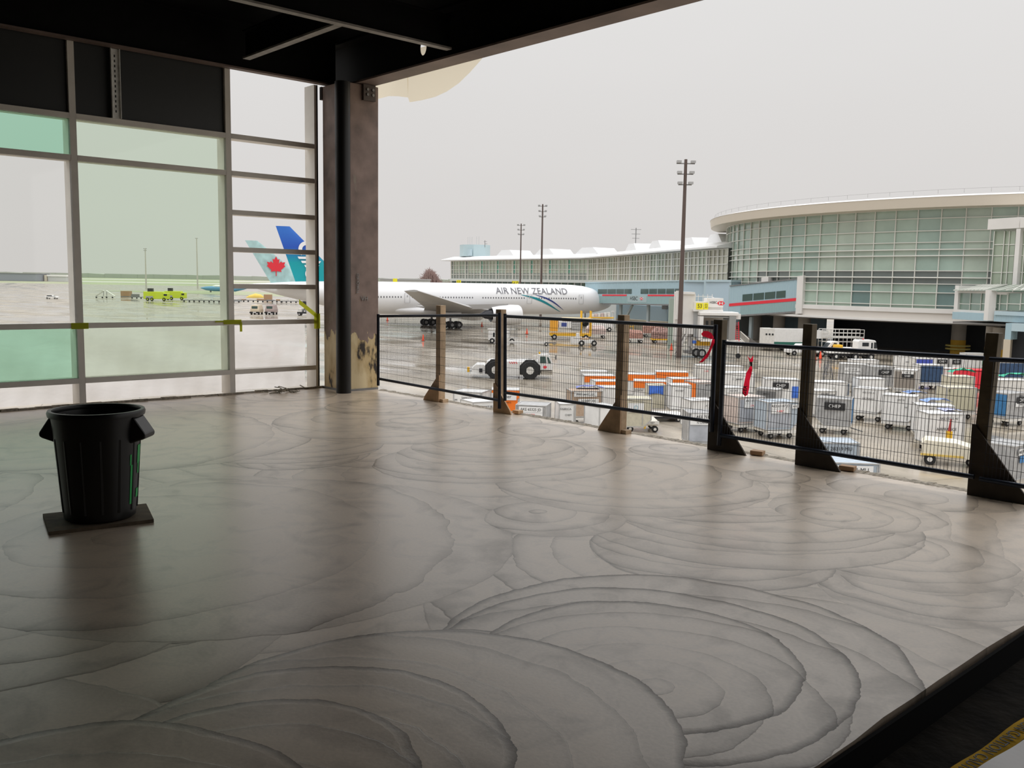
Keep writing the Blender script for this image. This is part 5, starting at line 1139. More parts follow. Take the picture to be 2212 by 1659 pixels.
for z in (1.5, 2.2, 2.7, 3.2):
    for y in (0, 1.5): MB().tube((-2.6, y, z), (3.15, y, z), .05, 6).build('cross_rail', WHITE2, t)
B(t, 'deck', WHITE2, -2.6, 3.15, 0, 1.5, 2.0, 2.1); B(t, 'tank', WHITE, -4.4, -1.7, .2, 1.4, 1.9, 3.0)
t = veh('flatbed_truck', 'white cab-over flatbed truck facing right beside the dark bay', 'truck', 1846, 778, 0)
side(t, 'cab', WHITE, [(.35, .75), (2.75, .75), (2.75, 1.5), (2.55, 2.35), (2.4, 2.5), (.5, 2.5), (.35, 2.3)], 0, 2.0, .06)
side(t, 'cab_window', GLASSD, [(.85, 1.75), (1.65, 1.75), (1.65, 2.2), (.85, 2.2)], -.03, 0); side(t, 'cab_window', GLASSD, [(1.95, 1.5), (2.15, 1.5), (2.15, 2.2), (1.95, 2.2)], -.03, 0); side(t, 'cab_window', GLASSD, [(2.3, 1.5), (2.72, 1.5), (2.55, 2.25), (2.3, 2.25)], -.03, 0)
side(t, 'side_board', mat('board_grey', (.34, .32, .29), .7), [(-.6, 1.15), (1.75, 1.3), (1.75, .9), (-.6, .9)], -.12, -.06); B(t, 'flat_bed', WHITE2, -3.2, .3, 0, 2.1, .8, .95); B(t, 'chassis', DARK, -3.2, 2.6, .4, 1.6, .45, .78)
for x in (-2.3, .1, 2.0): W(t, x, .05, .42); W(t, x, 1.95, .42)
MB().tube((1.3, 1, 2.5), (1.3, 1, 2.65), .08, 8).build('beacon', RED, t)
t = veh('compressor', 'orange-yellow compressor unit between the pickup and the flatbed', 'machine', 1812, 774, 0)
B(t, 'housing', YEL, -.8, .8, 0, 1.2, .5, 1.25, .08); B(t, 'hood', YEL, -.5, .5, .1, 1.1, 1.25, 1.7, .1); B(t, 'lamp', WHITE, .2, .45, -.05, 0, .7, .95); B(t, 'lamp', RED, -.4, -.2, -.05, 0, .7, .9); B(t, 'skid', DARK, -.9, .9, 0, 1.2, .38, .5)
for x in (-.5, .5): W(t, x, .1, .25); W(t, x, 1.1, .25)
# wire cage stack next to the cones
t = veh('wire_frames', 'tangle of thin wire frames standing on the apron right of the cone pair', 'wire frames', 1790, 833, 0)
rr = random.Random(31)
for k in range(22):
    a = Vector((rr.uniform(-.7, .7), rr.uniform(0, .6), 0)); b_ = Vector((a.x*.6+rr.uniform(-.25, .25), a.y, rr.uniform(1.4, 2.6))); MB().bar(a, b_, .025).build('wire', STEEL, t)
for k in range(9): MB().bar((-.7+.03*k, .1, .25+.27*k), (.7-.03*k, .3, .25+.27*k), .025).build('wire', STEEL, t)
# equipment around the nose
t = veh('lavatory_cart', 'white service cart with cabin under the engine, left of the long tow bar', 'service cart', 1085, 742, 0)
B(t, 'cabin', WHITE, -2.1, -1.1, 0, 1.8, .45, 1.75, .05); B(t, 'bed', WHITE2, -1.1, 2.2, 0, 1.8, .5, .8); B(t, 'tank', WHITE, -.5, 1.1, .2, 1.6, .8, 1.9, .1); B(t, 'window', GLASSD, -1.4, -1.12, -.03, 0, .95, 1.55)
for k in range(6): MB().tube((1.15+.2*k, 0, .8), (1.15+.2*k, 0, 2.6), .04, 6).build('stake', STEEL, t)
B(t, 'roof_bar', WHITE2, -2.2, 1.9, .2, 1.5, 1.95, 2.1)
for x in (-1.5, 1.4): W(t, x, .1, .38); W(t, x, 1.7, .38)
t = veh('tow_bar', 'long white tow bar lying on wheels behind the tow tractor', 'tow bar', 1145, 746, 0)
MB().bar((-4, 0, .42), (2.4, -.2, .42), .28).build('bar', WHITE, t); MB().bar((2.4, -.2, .4), (3.7, 0, .45), .16).build('head', STEEL, t); B(t, 'axle', STEEL, 2.2, 2.4, -.6, .6, .2, .32); W(t, 2.3, -.6, .26, .18); W(t, 2.3, .6, .26, .18); MB().tube((-3.6, 0, 0), (-3.6, 0, .42), .05, 6).build('prop', STEEL, t)
t = veh('cargo_loader', 'yellow and white cargo loader with blue and white panel below the airliner nose', 'cargo loader', 1222, 734, 0)
B(t, 'engine_box', mat('loader_orange', (.85, .40, .04), .5), -2.5, -1.3, 0, 2, 1.3, 3.1); B(t, 'panel', WHITE, -1.1, .8, -.05, 2, 1.9, 2.9); B(t, 'blue_sign', mat('sign_blue', (.05, .08, .30), .5), -.75, .1, -.09, -.05, 2.1, 2.7); B(t, 'louvre', GREYP, .85, 2.3, 0, 2, 1.5, 2.8)
for k in range(4): B(t, 'louvre_slat', WHITE2, .95, 2.2, -.06, 0, 1.7+.27*k, 1.8+.27*k)
B(t, 'deck', YEL, -2.5, 4, 0, 3, .6, 1.0); B(t, 'upper_deck', mat('loader_cream', (.70, .55, .30), .6), -.6, 4.2, .2, 2.8, 3.2, 3.45)
for x in (2.5, 4.0): MB().bar((x, .3, .6), (x, .3, 4.6), .16).build('mast_post', YEL, t); MB().bar((x, 2.6, .6), (x, 2.6, 4.6), .16).build('mast_post', YEL, t)
for x in (-1.8, 3.2): W(t, x, .1, .42); W(t, x, 2.9, .42)
def bagtug(label, px, py, rot=0):
    t = veh('baggage_tug', label, 'baggage tug', px, py, rot); side(t, 'body', WHITE, [(-1.6, .35), (1.7, .35), (1.7, .85), (-.4, .85), (-.4, 1.15), (-1.6, 1.05)], 0, 1.4, .03); B(t, 'seat_back', WHITE, -.8, -.35, .1, 1.3, .85, 1.75); B(t, 'engine_top', mat('tug_tan', (.55, .38, .24), .6), -.2, 1.0, .1, 1.3, .85, 1.1); side(t, 'side_panel', WHITE, [(-1.55, .3), (-.6, .3), (-.6, 1.5), (-1.5, 1.0)], -.03, 0)
    for x in (-.05, 1.75): W(t, x, 0, .40); W(t, x, 1.4, .40)
    return t
bagtug('small white baggage tug on the apron left of the middle timber post', 1257, 747)
def pallet(label, px, py, L_, H_, m, wheels=True, deck=WHITE2):
    t = veh('cargo_trailer', label, 'cargo trailer', px, py, 0, 'loaded cargo trailers by the airliner nose'); h = L_/2
    B(t, 'deck', deck, -h, h, 0, 2.2, .5, .68)
    rr_ = random.Random(px); pts = []
    MB().loft([[(-h*.92, .1, .68), (h*.92, .1, .68), (h*.92, 2.1, .68), (-h*.92, 2.1, .68)], [(-h*.95, .08, .68+H_*.6), (h*.93, .08, .68+H_*.6), (h*.93, 2.1, .68+H_*.6), (-h*.95, 2.1, .68+H_*.6)], [(-h*.6, .4, .68+H_), (h*.7, .5, .68+H_*.93), (h*.7, 1.8, .68+H_*.93), (-h*.6, 1.8, .68+H_)]]).build('netted_load', m, t, bevel=.06)
    for x in (-h*.7, h*.7): W(t, x, .1, .25, .2); W(t, x, 2.1, .25, .2)
    return t
PINK = mat('pink_wrap', (.62, .50, .47), .6, var=.25, vs=2); NET = mat('red_brown_net', (.46, .25, .20), .8, var=.45, vs=5)
pallet('trailer with pink wrapped load beneath the belt loader, left of the middle post', 1288, 731, 3.4, 1.5, PINK)
pallet('trailer with red netted load just right of the middle timber post', 1372, 741, 2.6, 1.3, NET)
pallet('trailer with tall humped netted load left of the sage pier', 1432, 742, 3.3, 1.7, mat('mauve_net', (.36, .22, .19), .8, var=.5, vs=4), deck=YEL)
pallet('trailer with netted load farther back, between two other loads', 1412, 729, 3.6, 1.9, NET)
t = veh('belt_loader', 'cream and yellow belt loader truck at the airliner nose', 'belt loader', 1298, 716, 0)
B(t, 'chassis', WHITE2, -2.6, 2.4, 0, 2, .5, .9); side(t, 'cab', WHITE, [(-2.0, .9), (2.3, .9), (2.3, 1.5), (-1.3, 1.6), (-2.0, 1.2)], 0, 2, .04); MB().bar((-2.4, 1, 2.0), (2.4, 1, 2.6), 1.2, .25).build('belt', mat('loader_cream'), t); B(t, 'side_rail', YEL, -2.4, 2.4, .2, .3, 2.5, 2.7)
rr = random.Random(5)
for k in range(6): B(t, 'crate', rr.choice([mat('loader_cream'), PINK, WHITE2]), -1.8+.6*k, -1.3+.6*k, .5, 1.5, 2.75, 3.2+.08*k)
for x in (-1.6, 1.6): W(t, x, .1, .4); W(t, x, 1.9, .4)
t = veh('guard_rail', 'yellow guard frame at the foot of the bridge support, right of the nose', 'guard rail', 1355, 713, 0)
for k in range(4): MB().tube((-1.2+.8*k, 0, 0), (-1.2+.8*k, 0, 1.7), .08, 8).build('post', YEL, t)
for z in (.7, 1.2, 1.65): MB().tube((-1.2, 0, z), (1.2, 0, z), .07, 8).build('rail', YEL, t)
t = veh('marker_post', 'thin white post with small head below the airliner nose tip', 'post', 1323, 708, 0)
MB().tube((0, 0, 0), (0, 0, 3.2), .1, 8).build('pole', WHITE, t); B(t, 'head', WHITE, -.3, .3, -.2, .2, 3.2, 3.5)
# far left, seen through the glazed wall
def van(label, px, py, m):
    t = veh('service_van', label, 'van', px, py, 0, 'service vans behind the airliner tail'); MB().loft([[(-1.1, 0, .5), (1.1, 0, .5), (1.1, 4, .5), (-1.1, 4, .5)], [(-1.1, 0, 1.3), (1.1, 0, 1.3), (1.1, 4, 1.3), (-1.1, 4, 1.3)], [(-.85, .3, 2.4), (.85, .3, 2.4), (.85, 3.8, 2.4), (-.85, 3.8, 2.4)]]).build('body', m, t, bevel=.1)
    B(t, 'rear_window', GLASSG, -.7, .7, .02, .2, 1.5, 2.1); B(t, 'bumper', BLACK, -1.2, 1.2, -.15, .1, .35, .75); B(t, 'plate', WHITE, -.4, .4, -.18, -.14, .5, .7)
    for x in (-.9, .9): MB().wheel((x, .5, .36), .36, .3, (1, 0, 0)).build('wheel', BLACK, t); MB().wheel((x, 3.3, .36), .36, .3, (1, 0, 0)).build('wheel', BLACK, t)
van('cream-tan van, left of the two vans below the maple leaf tail', 550, 680, mat('van_tan', (.62, .52, .38), .5)); van('brown-pink van, right of the two vans below the maple leaf tail', 582, 680, mat('van_brown', (.40, .31, .29), .5))
t = veh('stair_truck', 'dark cluttered lift vehicle under the airliner tail, left of the column', 'service vehicle', 656, 682, 0)
B(t, 'chassis', DARK, -1.6, 1.6, 0, 2, .5, .9); B(t, 'cab', WHITE2, -1.4, -.5, 0, 2, .9, 1.7); MB().bar((-.4, 1, 1.0), (.9, 1, 3.1), .35).build('boom', STEEL, t); B(t, 'bucket', DARK, -.3, .5, .4, 1.5, 2.6, 3.5); B(t, 'pump', STEEL, .3, 1.5, .2, 1.8, .9, 1.6)
for x in (-1.1, 1.1): W(t, x, .1, .36); W(t, x, 1.9, .36)
def firetruck(label, px, py, L_):
    t = veh('lime_truck', label, 'truck', px, py, 0, 'lime trucks on the far apron'); h = L_/2
    B(t, 'body', LIME, -h, h*.6, 0, 2.6, .7, 3.4, .1); B(t, 'cab', LIME, h*.6, h, 0, 2.6, .7, 2.9, .15); B(t, 'cab_window', GLASSD, h*.68, h*.95, -.03, 0, 1.9, 2.6); B(t, 'roof_gear', DARK, -h*.7, -h*.3, .6, 2, 3.4, 4.6); B(t, 'silver_side', ALU, -h*.8, -h*.2, -.04, 0, .8, 1.8)
    for x in (-h*.65, -h*.3, h*.7): W(t, x, .05, .6, .4, LIME)
firetruck('larger lime-yellow truck, left one seen through the pale green pane', 336, 650, 9); firetruck('smaller lime-yellow truck, right one seen through the pale green pane', 377, 648, 8)
def dolly_train(label, px, py, n, m, H_=1.2, load=True):
    t = veh('dolly_train', label, 'cargo dollies', px, py, 0, 'dolly trains on the far apron'); rr_ = random.Random(px)
    for k in range(n):
        x = k*3.6; B(t, 'deck', STEEL, x, x+3.1, 0, 2, .5, .75)
        if load and rr_.random() < .75: B(t, 'load', rr_.choice(m), x+.2, x+2.9, .1, 1.9, .75, .95+rr_.random()*H_)
        for xx in (x+.6, x+2.5): MB().wheel((xx, .1, .28), .28, .2).build('wheel', BLACK, t)
LM = [ALU, WHITE2, mat('grey_load', (.33, .34, .33), .7), STEEL]
dolly_train('row of low grey dollies right of the lime trucks, behind the pale green pane', 394, 652, 6, LM)
dolly_train('row of dark empty dollies below the yellow mound, left of the airliner tail', 512, 652, 5, [STEEL, TAN], .4)
dolly_train('row of dark dollies under the airliner tail, nearest the column', 604, 654, 4, [STEEL, WHITE2], .6)
dolly_train('grey dolly row left of the lime trucks, behind the pale green pane', 282, 645, 2, LM)
t = veh('cargo_crate', 'tan box on the far apron, left of the lime trucks', 'crate', 270, 641, 0); B(t, 'box', TAN, -1.9, 1.9, 0, 3, .25, 2.5); B(t, 'skid', STEEL, -1.9, 1.9, 0, 3, 0, .25)
t = veh('cargo_crate', 'tan box on the dark dolly row below the yellow mound', 'crate', 573, 650, 0); t.location += HH*3; B(t, 'box', TAN, -1.4, 1.4, 0, 2.5, .25, 2.5); B(t, 'skid', STEEL, -1.4, 1.4, 0, 2.5, 0, .25)
t = veh('tarp_mound', 'yellow tarpaulin mound on the far apron left of the airliner tail', 'mound', 552, 643, 0)
MB().loft([ring(x, .0, ry, rz, 16) for x, ry, rz in ((-4.5, .2, .1), (-3, 1.5, 1.0), (0, 2, 2.0), (2.5, 1.8, 1.5), (4.2, .3, .2))]).build('cover', mat('yellow_tarp', (.72, .52, .10), .7, var=.2), t, smooth=True)
for px, lab, k in ((214, 'left set of white mobile steps behind the pale green pane', 1), (236, 'right set of white mobile steps behind the pale green pane', -1)):
    t = veh('mobile_steps', lab, 'steps', px, 644, 0, 'mobile steps on the far apron'); MB().bar((-1.8*k, 1, .8), (1.6*k, 1, 3.0), 1.2, .3).build('stairway', WHITE2, t); B(t, 'chassis', WHITE2, -1.8, 1.8, .3, 1.7, .4, .8)
    for x in (-1.2, 1.2): MB().wheel((x, .3, .3), .3, .25).build('wheel', BLACK, t)
    MB().bar((1.4*k, 1, .8), (1.4*k, 1, 2.8), .15).build('prop', STEEL, t)
t = veh('small_plane', 'small blue and white plane far across the apron, behind the maple leaf tail', 'airplane', 480, 632, 0)
MB().loft([ring(x, z, r_, r_, 16) for x, z, r_ in ((-13, 2.6, .2), (-10, 2.4, 1.1), (-5, 2.3, 1.6), (8, 2.3, 1.6), (13, 2.7, .8), (16, 3, .2))]).build('fuselage', mat('plane_blue', (.10, .28, .48), .4), t, smooth=True)
MB().loft([ring(x, z, r_, r_*.7, 16) for x, z, r_ in ((-6, 3.6, .3), (-4, 3.7, 1.2), (9, 3.7, 1.2), (13, 3.4, .3))]).build('white_top', WHITE, t, smooth=True); W(t, -7, 0, .5); W(t, 4, -1.5, .5); MB().tube((-7, 0, .5), (-7, 0, 1.4), .15, 6).build('strut', STEEL, t); MB().tube((4, -1.5, .5), (4, -.8, 1.4), .15, 6).build('strut', STEEL, t)
t = thing('hangar', 'long grey hangar at far left beyond the field', 'building', tuple(col_at(20, 1280, GZ)), YAW); B(t, 'wall', mat('hangar_grey', (.30, .32, .36), .8), -52, 37, 0, 40, 0, 10.5); B(t, 'roof', mat('shed_roof'), -53, 38, -1, 41, 10.5, 11.2)
t = thing('white_hangar', 'low white building right of the grey hangar at far left', 'building', tuple(col_at(122, 1300, GZ)), YAW); B(t, 'wall', mat('pale_shed'), -12, 14, 0, 20, 0, 7); B(t, 'roof', WHITE, -13, 15, -1, 21, 7, 9.5); MB().tube((-16, 2, 0), (-16, 2, 9), 2.5, 12).build('silo', CREAM, t)

# ------------------------------------------------------------------ air cargo containers and their dollies
GRP = 'air cargo containers on the apron'
PLATE = mat('label_white', (.80, .80, .79), .5); PLATEK = mat('label_black', (.02, .02, .022), .5); CLEARP = mat('clear_grey_panel', (.40, .42, .46), .3, var=.2, vs=2)
def uld(label, px, ytop, rot=0., body=WHITE2, txt=(), front=None, curtain=(), cham=1, short=None, w=1.95, dp=1.53, ht=1.62, frame=ALU, base=None):
    raised = short is not None; z0 = base if base is not None else (GZ+.56 if raised else GZ)
    p = at(px, ytop, z0+ht); rz = YAW+math.radians(rot)
    fr = Vector((math.sin(rz), -math.cos(rz), 0)); p = p-fr*(dp/2) if abs(rot) < 20 else p+HH*dp*.5
    t = thing('cargo_container', label, 'cargo container', (p.x, p.y, z0), rz, GRP); h = w/2; y0 = -dp/2; c = .42
    if cham == 1: prof = [(-h, 0), (h-c, 0), (h, c), (h, ht), (-h, ht)]
    elif cham == -1: prof = [(-h+c, 0), (h, 0), (h, ht), (-h, ht), (-h, c)]
    else: prof = [(-h, 0), (h, 0), (h, ht), (-h, ht)]
    MB().prism(prof, (0, y0, 0), (1, 0, 0), (0, 0, 1), (0, dp, 0)).build('shell', body, t)
    e = [(Vector((a[0], y0-.006, a[1])), Vector((b_[0], y0-.006, b_[1]))) for a, b_ in zip(prof, prof[1:]+prof[:1])]
    m = MB()
    for a, b_ in e: m.bar(a, b_, .06, .05); m.bar(a+Vector((0, dp+.012, 0)), b_+Vector((0, dp+.012, 0)), .06, .05)
    for a in prof: m.bar((a[0], y0, a[1]), (a[0], -y0, a[1]), .055)
    m.build('edge_frame', frame, t)
    fl_ = -h+(c if cham == -1 else 0)+.08; fr_ = h-(c if cham == 1 else 0)-.08
    if front: MB().span((fl_, y0-.02, .12), (fr_, y0-.005, ht-.12)).build('door_panel', front, t)
    MB().span((fr_-.02, y0-.03, .1), (fr_+.02, y0, ht-.1)).build('door_post', frame, t)
    for sd, cm in curtain:
        if sd == 'front': MB().span((fl_, y0-.05, .10), (fr_+.05, y0-.02, ht-.08)).build('curtain', cm, t)
        elif sd == 'left': MB().span((-h-.04, y0+.06, .15 if cham != -1 else .5), (-h-.005, -y0-.06, ht-.08)).build('curtain', cm, t)
        elif sd == 'right': MB().span((h+.005, y0+.06, .15 if cham != 1 else .5), (h+.04, -y0-.06, ht-.08)).build('curtain', cm, t)
        elif sd == 'band': MB().span((-h, y0-.05, ht-.5), (h, y0-.02, ht-.02)).build('colour_band', cm, t)
        elif sd == 'block': MB().span((h-.5, y0-.055, .25), (h-.05, y0-.02, ht-.5)).build('colour_block', cm, t)
        elif sd == 'flap': MB().grid(lambda u, v: (-h+.04+1.0*u, y0-.06-.03*math.sin(6*u)*v, ht-.02-.62*v+.10*math.sin(3.1*u)*v), 8, 5).build('tarp_flap', cm, t, fix=False)
    for (s_, x, zt, sz, plate, ink, wd_) in txt:
        z = ht-zt; q = t
        if plate: q = MB().span((x-wd_/2, y0-.062, z-sz*.75), (x+wd_/2, y0-.052, z+sz*.75)).build('name_plate', plate, t)
        text(s_, sz, ink, q, (x, y0-.066 if plate else y0-.056, z), (PI/2, 0, 0), .95)
    if raised:
        d = thing('cargo_dolly', 'low dolly under the '+short, 'cargo dolly', (p.x, p.y, GZ), rz, 'dollies under the air cargo containers')
        B(d, 'deck', mat('dolly_cream', (.66, .61, .52), .7, var=.25, vs=3), -h*.98, h*.98, y0-.14, -y0+.14, .36, .50)
        MB().bar((-h*.98, y0-.15, .44), (h*.98, y0-.15, .44), .04, .16).build('edge_rail', WHITE2, d)
        for x in (-h*.62, h*.62):
            for y in (y0+.2, -y0-.2): W(d, x, y, .17, .12, GREYP)
        MB().bar((h*.95, 0, .38), (h*.95+.75, -.1, .20), .06).build('drawbar', STEEL, d)
    return t
T = lambda s_, x, zt, sz, plate=None, ink=INK, wd_=1.2: (s_, x, zt, sz, plate, ink, wd_)
def code(s_, x=0, wd_=1.35): return [T(s_, x, .22, .21, PLATE, INK, wd_), T('2 AIRP', x, .52, .17, PLATE, RED, wd_)]
def chep(s_, x=-.05, wd_=1.2): return [T(s_, x, .18, .15), T('CHEP', x+.15, .46, .30, PLATEK, PLATE, wd_)]
JET = lambda x=-.1: [T('jettainer', x, .38, .30)]
GL = mat('container_grey', (.42, .42, .42), .45, .25, var=.2, vs=3); GREYBL = mat('container_blue_grey', (.40, .46, .52), .5, var=.12)
BEIGE = mat('container_beige', (.58, .54, .42), .6, var=.12); PINKW = mat('container_pinkish', (.60, .50, .45), .6, var=.15)
# nearest row, cut by the slab edge (left to right)
uld('white container with lower-case lettering, nearest the light tan post', 1010, 847, -18, WHITE, JET(.1)+[T('jet', -.75, .5, .2)], cham=0, w=1.85, short=None, base=GZ+.5)
uld('white flat-topped container with lettered side, at the slab edge left of the first joint', 1040, 868, 30, WHITE, [T('AKE 8107', .1, .3, .2)], cham=0, base=GZ+.5)
uld('orange and white container behind the first panel joint', 1092, 843, 0, WHITE, [T('jettainer', -.1, .40, .30, PLATE, INK, 1.6), T('THE ULD EXPERTS', -.1, .78, .12)], front=ORANGE, cham=0, w=1.75, base=GZ+.5, curtain=[('band', ORANGE)])
uld('pale grey container lettered AKE 65325 JD beside the first panel joint', 1147, 876, -12, GL, code('AKE 65325 JD', .0), cham=0, base=GZ+.5, w=1.7)
uld('white container with hand lettering, right of the AKE 65325 JD container', 1226, 873, 6, WHITE, [T('FABRICA', -.1, .28, .17), T('CHEM', .05, .62, .15), T('METERS', -.05, .98, .18)], cham=0, base=GZ+.5, w=.92)
uld('brown container with white plates and red mark, left of the middle post', 1268, 845, 8, BROWNBOX, [T('AKE 26102 HK', -.1, .2, .2, PLATE, INK, 1.5), T('ROBERT AIR', .1, .62, .18, PLATE, INK, 1.3), T('A', -.4, .62, .3, None, RED)], cham=0, short='brown container left of the middle post', w=2.0)
uld('white container corner with red mark showing beside the gusset of the middle post', 1303, 879, 28, WHITE, [T('A', -.2, .9, .3, None, RED)], cham=0, base=GZ+.5, w=1.3)
uld('white container with orange block, just left of the middle post', 1318, 838, 0, WHITE, [], cham=0, curtain=[('block', ORANGE)], base=GZ+.3)
uld('grey-cream container right of the middle post, pale blue emblem on its front', 1378, 862, 0, BEIGE, [T('O', -.1, .5, .35, PLATE, mat('pale_blue_ink', (.35, .55, .62)), .9)], cham=1, base=GZ+.73, w=1.6)
uld('beige container with bright blue tarp folded over its top, right of the middle post', 1420, 833, 0, BEIGE, [], cham=0, curtain=[('flap', BLUE)], base=GZ+.35, w=1.22)
uld('white container with chamfered foot right of the blue tarp', 1472, 833, 0, WHITE, [T('AKE 43571', -.1, .35, .14)], cham=1, short='white container right of the blue tarp', w=1.36)
uld('container with orange left side and grey front, left of the ribboned post', 1518, 826, 22, PINKW, [T('AKE 57', .1, .2, .16)], front=GL, cham=0, curtain=[('left', ORANGE)], base=GZ+.3, w=1.7)
uld('grey container with green spot on its plate, directly left of the ribboned post', 1522, 893, 0, GL, [T('AKE 701', -.1, .18, .2, PLATE, INK, 1.2), T('N CHINA', -.1, .5, .15, PLATE, INK, 1.3)], front=CLEARP, cham=0, short='grey container left of the ribboned post', w=1.7)
uld('white low container behind the grey one left of the ribboned post', 1520, 866, 12, WHITE, [T('A7', .2, .3, .15)], cham=0, base=GZ+.3, w=1.6)
# jettainer rows
uld('orange and white container, leftmost of the orange-banded row', 1296, 812, 4, WHITE, [T('jettainer', .1, .62, .34)], cham=0, curtain=[('band', ORANGE)], w=2.4, base=GZ+.2)
uld('orange-banded container second in the back row, just right of the middle post', 1384, 809, -4, WHITE, [T('jettainer', .1, .62, .34)], cham=0, curtain=[('band', ORANGE)], w=2.3, base=GZ+.2)
uld('orange-banded container farthest right in the back row', 1452, 804, -5, WHITE, [T('jettainer', .1, .62, .34), T('jettainer', -.75, .62, .2)], cham=0, curtain=[('band', ORANGE)], w=2.6, base=GZ+.2)
uld('orange-trimmed container in the front row behind the middle post', 1318, 824, 10, WHITE, [], cham=0, curtain=[('band', ORANGE)], w=2.2, base=GZ+.1)
uld('orange-trimmed container in the front row above the blue tarp', 1404, 824, -8, WHITE, [T('jettainer', .2, .66, .30), T('jettainer', -.8, .66, .22)], cham=0, curtain=[('band', ORANGE)], w=2.4, base=GZ+.1)
uld('orange and white container with pale blue panel, left of the ribboned post', 1483, 819, 8, WHITE, [T('jettai', .1, .66, .28)], front=mat('lilac_panel', (.42, .48, .68), .6), cham=0, curtain=[('band', ORANGE)], w=2.2, base=GZ+.1)
uld('white container at the back, left of the dark ribboned post', 1526, 790, 0, WHITE2, [T('2 AIR', 0, .5, .18, None, RED)], cham=0, w=1.7)
uld('white roofed container left end of the orange rows', 1284, 803, 0, WHITE, [], cham=0, w=2.2)
# behind the ribbon
uld('pale container with dark side and letters AKE 65179 JD, below the hanging red ribbon', 1615, 858, 22, PINKW, code('AKE 65179 JD', .1), front=CLEARP, cham=0, short='AKE 65179 JD container', w=1.9)
uld('blue-grey container lettered AKE 65187 JD, left of the middle dark gusset', 1692, 869, 14, GREYBL, code('AKE 65187 JD', -.2, 1.2)+[T('AKE', .75, .25, .16, PLATE, INK, .4)], front=CLEARP, cham=1, short='AKE 65187 JD container', w=2.0)
uld('white container with black logo plate behind the AKE 65187 JD container', 1690, 820, -6, WHITE, chep('AKE 50021 RX', -.25), cham=0, w=2.5, base=GZ+.3, curtain=[('block', BLUE)])
uld('white container with script behind the hanging red ribbon', 1598, 806, 6, WHITE, [T('C  jetted', -.2, .5, .26)], cham=0, w=2.6, base=GZ+.1)
uld('white container with small blue square left of the hanging red ribbon', 1582, 792, 0, WHITE2, [T('AKE', .2, .4, .15)], cham=0, w=2.0, curtain=[('block', mat('lilac_panel'))])
uld('grey container with meshed flank behind the ribbon tail', 1668, 842, -28, ALU, [T('AKE 31', 0, .3, .15)], front=mat('mesh_grey', (.16, .16, .16), .6), cham=0, w=1.5, base=GZ+.2)
uld('white container with small label directly below the ribbon', 1585, 838, 10, WHITE, [T('AKE 4411', 0, .2, .16, PLATE, INK, 1.1)], cham=0, w=2.0, base=GZ+.2)
# middle right
uld('white container with teal-blue curtain at its corner, right of the middle post', 1796, 826, 0, WHITE, [T('ca', .2, .4, .14)], cham=0, w=2.4, base=GZ+.3, curtain=[('right', TEALB)])
uld('small teal-blue curtained container right of the middle post', 1819, 829, 0, TEALB, [], cham=0, w=1.15, base=GZ+.55, ht=.9, dp=1.2)
uld('white container with black logo plate and rail, right of the middle post', 1785, 845, 8, WHITE2, chep('AKE 8823', -.1), cham=0, w=1.5, base=GZ+.2)
uld('grey container with black logo plate and blue right curtain, middle right', 1814, 862, -24, GL, chep('AKE 75112 RX', -.1), front=None, cham=-1, w=2.0, curtain=[('right', TEALB)], short='grey container with the blue right curtain')
uld('large white two-sided container with chamfered foot, centre of the right panel', 1892, 841, -32, WHITE, [T('AKE 02751 AF', .0, .25, .14), T('AIR FRANCE', .0, .65, .15)], cham=1, w=2.0, short='large white two-sided container', ht=1.62)
uld('white top of a container behind the large two-sided one', 1886, 819, 0, WHITE, [], cham=0, w=2.0, base=GZ+.3)
uld('white container with blue-violet left curtain, behind the wire frames', 1850, 787, -22, WHITE2, [T('AKE 60120', .0, .45, .17, PLATE, INK, 1.3), T('CURTAIN', 0, .8, .15, PLATE, INK, 1.3)], cham=0, w=2.3, curtain=[('left', mat('violet_blue', (.10, .14, .55), .5)), ('front', ALU)], short='white container with the violet left curtain')
uld('white container with dark vent on the far row, beside the flatbed truck', 1871, 778, 0, WHITE, [T('2', .3, .5, .3)], cham=0, w=2.6)
uld('grey container with black logo plate, left of the white-handled container', 1910, 793, 8, GL, chep('AKE 11', -.05), cham=0, w=1.9, short='grey logo container left of the white-handled one')
uld('white and brown container with tube handles left of the navy curtain', 1967, 800, -30, WHITE2, [T('AKE 20', .2, .2, .14, PLATE, INK, .9), T('CHEP', .2, .48, .2, PLATEK, PLATE, .9)], front=mat('taupe_door', (.26, .23, .20), .6), cham=0, w=1.8, short='white and brown handled container')
uld('container with navy front curtain in the middle of the right yard', 2013, 789, 0, WHITE, [], cham=0, w=2.05, curtain=[('front', NAVY)], short='navy curtained container')
uld('white container in the far row, left of the bright blue door', 1963, 770, 0, WHITE, [T('AKE 4 771', 0, .6, .16)], cham=0, w=2.0)
uld('far container with a bright blue door panel', 1997, 775, 0, WHITE2, [], cham=0, w=1.8, curtain=[('front', mat('cobalt_door', (.05, .08, .42), .5))])
uld('far white container with black logo plate, left one of two', 2036, 772, 0, WHITE, [T('CHEP', 0, .45, .30, PLATEK, PLATE, 1.1)], cham=0, w=1.32)
uld('far white container with black logo plate, right one of two', 2067, 773, 0, WHITE, [T('CO', 0, .45, .34, PLATEK, PLATE, .9)], cham=0, w=1.15)
uld('far white container with a green panel, just left of the nearest post', 2110, 764, 0, WHITE, [], cham=0, w=2.4, curtain=[('block', mat('panel_green', (.02, .24, .12), .5))])
uld('white container behind the red one', 2062, 797, 0, WHITE2, [], cham=0, w=1.9)
uld('red container with white roof, left of the nearest post', 2108, 800, 0, RED, [], cham=0, w=2.4, base=GZ+.2, frame=RED)
uld('cream container under the green tarp left of the nearest post', 2080, 814, 0, BEIGE, [], cham=0, w=1.9, base=GZ+.45)
